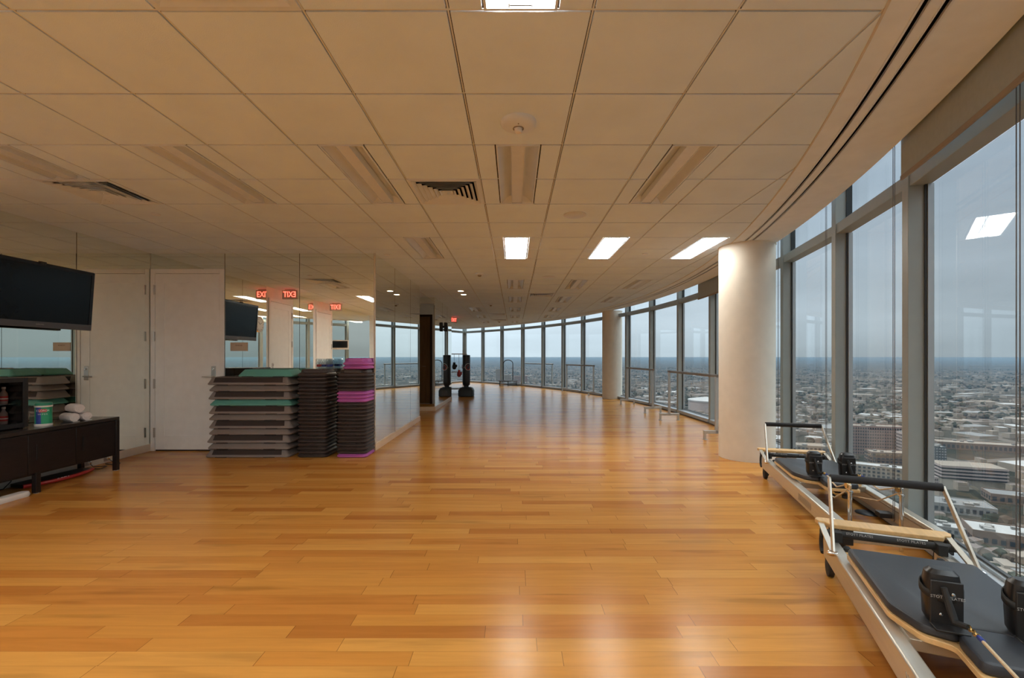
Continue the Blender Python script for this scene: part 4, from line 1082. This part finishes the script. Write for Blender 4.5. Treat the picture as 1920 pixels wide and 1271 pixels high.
# ------------------------------------------------------------------ the city below
GZ = -130.0
random.seed(11)
m = MB(); nseg = 96
radii = [0, 300, 1000, 3000, 9000, 20000, 40000]; prev = None
for rr_ in radii[1:]:
    cur = m.ring([(rr_*math.cos(2*PI*k/nseg), rr_*math.sin(2*PI*k/nseg), GZ) for k in range(nseg)])
    if prev: m.bridge(prev, cur)
    else: m.bm.faces.new(cur)
    prev = cur
m.build('ground', 'ground', smooth=False, kind='structure')
def gp(px, D): return ((px-964)/860*D, D)
footprints = []
def block(q, cx, cy_, sx, sy, h, rot, z0=GZ, mi=0, top=None):
    mt_ = Matrix.Translation((cx, cy_, 0)) @ Matrix.Rotation(rot, 4, 'Z')
    k = len(q.bm.faces); q.box(-sx/2, sx/2, -sy/2, sy/2, z0, z0+h, mt_); q.bm.faces.ensure_lookup_table()
    for f in q.bm.faces[k:]: f.material_index = mi
    if top is not None: q.bm.faces[k+5].material_index = top
def building(name, lab, px, D, sx, sy, h, rot, wall, roof, floors=4, wins=8, parapet=1.0, group=None, winh=.5, winmat='glassdark', ribs=False, ac=3):
    cx, cy_ = gp(px, D); footprints.append((cx, cy_, max(sx, sy)*.75))
    r = thing(name, lab, 'building', (cx, cy_, GZ), rot, group)
    MB().box(-sx/2, sx/2, -sy/2, sy/2, 0, h).build('walls', wall, r, smooth=False)
    q = MB(); q.box(-sx/2+.5, sx/2-.5, -sy/2+.5, sy/2-.5, h, h+.3)
    rf = q.build('roof', roof, r, smooth=False)
    q = MB(); t = .5
    q.box(-sx/2, sx/2, -sy/2, -sy/2+t, h, h+parapet); q.box(-sx/2, sx/2, sy/2-t, sy/2, h, h+parapet); q.box(-sx/2, -sx/2+t, -sy/2+t, sy/2-t, h, h+parapet); q.box(sx/2-t, sx/2, -sy/2+t, sy/2-t, h, h+parapet)
    q.build('parapet', wall, r, smooth=False)
    if floors:
        for nm, axis, sg in (('front', 0, -1), ('side', 1, -1)):
            q = MB(); fh = h/floors; span = sx if axis == 0 else sy; nw = max(2, int(wins*span/max(sx, sy)))
            for f in range(floors):
                for i in range(nw):
                    c = -span/2+span*(i+.5)/nw; ww = span/nw*.28; z0 = fh*f+fh*.25; z1 = z0+fh*winh
                    if ribs: z0, z1 = fh*f+.5, fh*(f+1)-.4
                    if axis == 0: q.box(c-ww, c+ww, sg*sy/2-.25, sg*sy/2+.1, z0, z1)
                    else: q.box(sg*sx/2-.25, sg*sx/2+.1, c-ww, c+ww, z0, z1)
            q.build('window_bands', winmat, r, smooth=False)
    for k in range(ac):
        x = random.uniform(-sx*.35, sx*.35); y = random.uniform(-sy*.35, sy*.35); s_ = random.uniform(1.5, 3)
        MB().box(x-s_, x+s_, y-s_*.7, y+s_*.7, h+.3, h+2.2).build('roof_unit', 'facadegrey', rf, smooth=False)
    return r
building('apartment_tower', 'wide pink apartment block with rows of windows seen through the second window from the right', 1640, 625, 62, 24, 37, -.25, 'facadepink', 'rooft', 9, 22, 1.5, ribs=False, winh=.55)
building('apartment_wing', 'paler pink wing standing right of the pink apartment block', 1712, 585, 24, 26, 33, -.25, 'facadepale', 'rooft', 8, 8, 1.5)
building('apartment_annex', 'low brown annex in front of the pink apartment block', 1668, 570, 46, 20, 13, -.25, 'facadebrick', 'rooft', 3, 10)
building('row_block', 'long low apartment row with a white roof below the pink block', 1660, 500, 66, 17, 12, -.62, 'facadetan', 'roofw', 3, 16)
building('office_tower', 'dark office tower with a white window grid seen through the nearest window', 1752, 545, 16, 16, 25, -.3, 'facadedark', 'roofw', 8, 6, 1, winmat='roofw', winh=.5)
building('office_annex', 'pale low office block at the foot of the dark tower', 1738, 455, 13, 12, 13, -.3, 'facadepale', 'roofg', 4, 8)
pgx, pgy = gp(1812, 500); pk = thing('parking_garage', 'open parking garage with pale level bands right of the dark office tower', 'building', (pgx, pgy, GZ), -.35); footprints.append((pgx, pgy, 40))
MB().box(-27, 27, -14, 14, 0, 13).build('dark_levels', 'glassdark', pk, smooth=False)
for k in range(4): MB().box(-28, 28, -15, 15, 1.6+k*3.5, 3.1+k*3.5).build('level_band', 'facadepale', pk, smooth=False)
MB().box(-27.5, 27.5, -14.5, 14.5, 13.4, 14.2).build('roof_deck', 'rooft', pk, smooth=False)
building('warehouse', 'brown warehouse with a bright white flat roof near the right edge', 1893, 322, 44, 26, 9, -.55, 'facadebrick', 'roofw', 1, 10, 1.2, winh=.35, ac=8)
building('warehouse', 'long grey roofed market hall left of the white roofed warehouse', 1798, 392, 40, 26, 7, -.5, 'facadegrey', 'roofg', 1, 10, 1.0, ac=6)
building('shopping_strip', 'long tan roofed shopping strip behind the parking garage', 1880, 640, 150, 26, 9, -.42, 'facadebrick', 'rooft', 1, 30, 1.0, ac=9)
building('warehouse', 'small grey roofed shed between the garage and the white roofed warehouse', 1905, 415, 40, 22, 7, -.5, 'facadebrick', 'roofg', 1, 8, 1.0)
building('warehouse', 'low white roofed store seen beside the raised foot bar', 1768, 345, 22, 14, 5, -.5, 'facadegrey', 'roofw', 1, 6, .8, ac=5)
building('warehouse', 'flat tan roofed hall left of the pink apartment block', 1535, 640, 60, 26, 8, -.3, 'facadetan', 'rooft', 1, 12, 1)
building('warehouse', 'flat grey roofed hall close below the third window from the right', 1530, 470, 44, 24, 9, -.3, 'facadetan', 'roofg', 1, 12, 1)
building('slab_tower', 'pale office slab on the horizon plain left of the arched trampoline handle', 935, 2000, 26, 24, 76, .1, 'facadetan', 'rooft', 14, 6, 1, ac=1)
building('slab_tower', 'tan twin block right of the pale office slab', 950, 1900, 34, 24, 56, .1, 'facadetan', 'rooft', 10, 6, 1, ac=1)
building('slab_tower', 'broad pinkish block just beyond the trampoline', 976, 1900, 54, 26, 52, .1, 'facadepink', 'rooft', 10, 10, 1, ac=1)
ax, ay = gp(1338, 1120)
ar = thing('round_arena', 'round white drum shaped arena behind the nearest ballet barre', 'building', (ax, ay, GZ)); footprints.append((ax, ay, 75))
MB().lathe([(58, 0), (58, 24)], 48).build('drum_wall', 'facadepale', ar)
MB().lathe([(59, 24), (59, 27), (40, 30), (2, 32)], 48).build('roof', 'roofw', ar)
# suburb roofs and trees: too many to count
q = MB(); nroof = 0
def clear(x, y, s): return all((x-a)**2+(y-b)**2 > (c+s)**2 for a, b, c in footprints)
while nroof < 6500:
    if random.random() < .82: az = math.radians(random.uniform(-12, 56))
    else: az = math.radians(random.uniform(56, 348))
    D = 260*math.exp(random.random()**.8*3.1); x, y = D*math.sin(az), D*math.cos(az)
    big = random.random() < .10
    s = random.uniform(22, 60) if big else random.uniform(8, 17); s2 = s*random.uniform(.4, .9)
    if not clear(x, y, s*.6): continue
    h = random.uniform(4, 9); mi = random.choices([0, 1, 2, 3], [1.2, 3, 3, 8])[0] if not big else random.choices([0, 1, 2, 3], [3.5, 3, 3, 2])[0]
    block(q, x, y, s, s2, h, random.choice([-.4, -.4+PI/2, .1, random.uniform(0, 3)]), GZ, 4, mi); nroof += 1
o = q.build('rooftops', None, smooth=False, mats=['roofw', 'roofg', 'rooft', 'roofb', 'facadetan']); o['kind'] = 'stuff'; o['label'] = 'scattered low roofs of the suburbs far below'; o['category'] = 'houses'
q = MB(); base_ = [Vector(v).normalized() for v in [(1, 0, 0), (.31, .95, 0), (-.81, .59, 0), (-.81, -.59, 0), (.31, -.95, 0)]]
def blob(q, x, y, s, h):
    top = q.bm.verts.new((x, y, GZ+h)); rings = []
    for zf, rf in ((.1, .5), (.45, 1.0), (.8, .7)):
        a0 = random.random(); rings.append(q.ring([(x+s*rf*random.uniform(.75, 1.2)*math.cos(a0+2*PI*k/6), y+s*rf*random.uniform(.75, 1.2)*math.sin(a0+2*PI*k/6), GZ+h*zf*random.uniform(.9, 1.1)) for k in range(6)]))
    q.bridge(rings[0], rings[1]); q.bridge(rings[1], rings[2])
    for k in range(6): q.bm.faces.new((rings[2][k], rings[2][(k+1) % 6], top))
nt_ = 0
while nt_ < 9000:
    az = math.radians(random.uniform(-12, 56)) if random.random() < .85 else math.radians(random.uniform(56, 348))
    D = 250*math.exp(random.random()**.85*3.3); x, y = D*math.sin(az), D*math.cos(az)
    if math.sin(x*.011)*math.cos(y*.013+1)+math.sin(x*.0031+y*.004) < -.15: continue
    if not clear(x, y, 3): continue
    k = len(q.bm.faces); blob(q, x, y, random.uniform(3.5, 9), random.uniform(5, 11)); nt_ += 1
    if nt_ % 3 == 0:
        q.bm.faces.ensure_lookup_table()
        for f in q.bm.faces[k:]: f.material_index = 1
o = q.build('suburb_trees', None, smooth=False, mats=['tree', 'treeb']); o['kind'] = 'stuff'; o['label'] = 'winter trees spread between the roofs far below'; o['category'] = 'trees'
# ground haze layer, below the level of this floor
m = MB(); m.lathe([(41000, GZ-6), (41000, -14)], 64)
hz = m.build('haze', None, smooth=False, mats=[bpy.data.materials.new('haze')]); hz['kind'] = 'stuff'; hz['label'] = 'thin blue haze over the city below'; hz['category'] = 'haze'
mm_ = hz.data.materials[0]; mm_.use_nodes = True; t = mm_.node_tree; t.nodes.clear()
vs = N(t, 'ShaderNodeVolumeScatter', inp={'Density': 3.6e-5, 'Color': (.50, .75, 1, 1), 'Anisotropy': 0.0}); va = N(t, 'ShaderNodeVolumeAbsorption', inp={'Density': 7.5e-5, 'Color': (0, 0, 0, 1)})
av = N(t, 'ShaderNodeAddShader'); L(t, vs.outputs[0], av.inputs[0]); L(t, va.outputs[0], av.inputs[1])
oo = N(t, 'ShaderNodeOutputMaterial'); L(t, av.outputs[0], oo.inputs['Volume'])
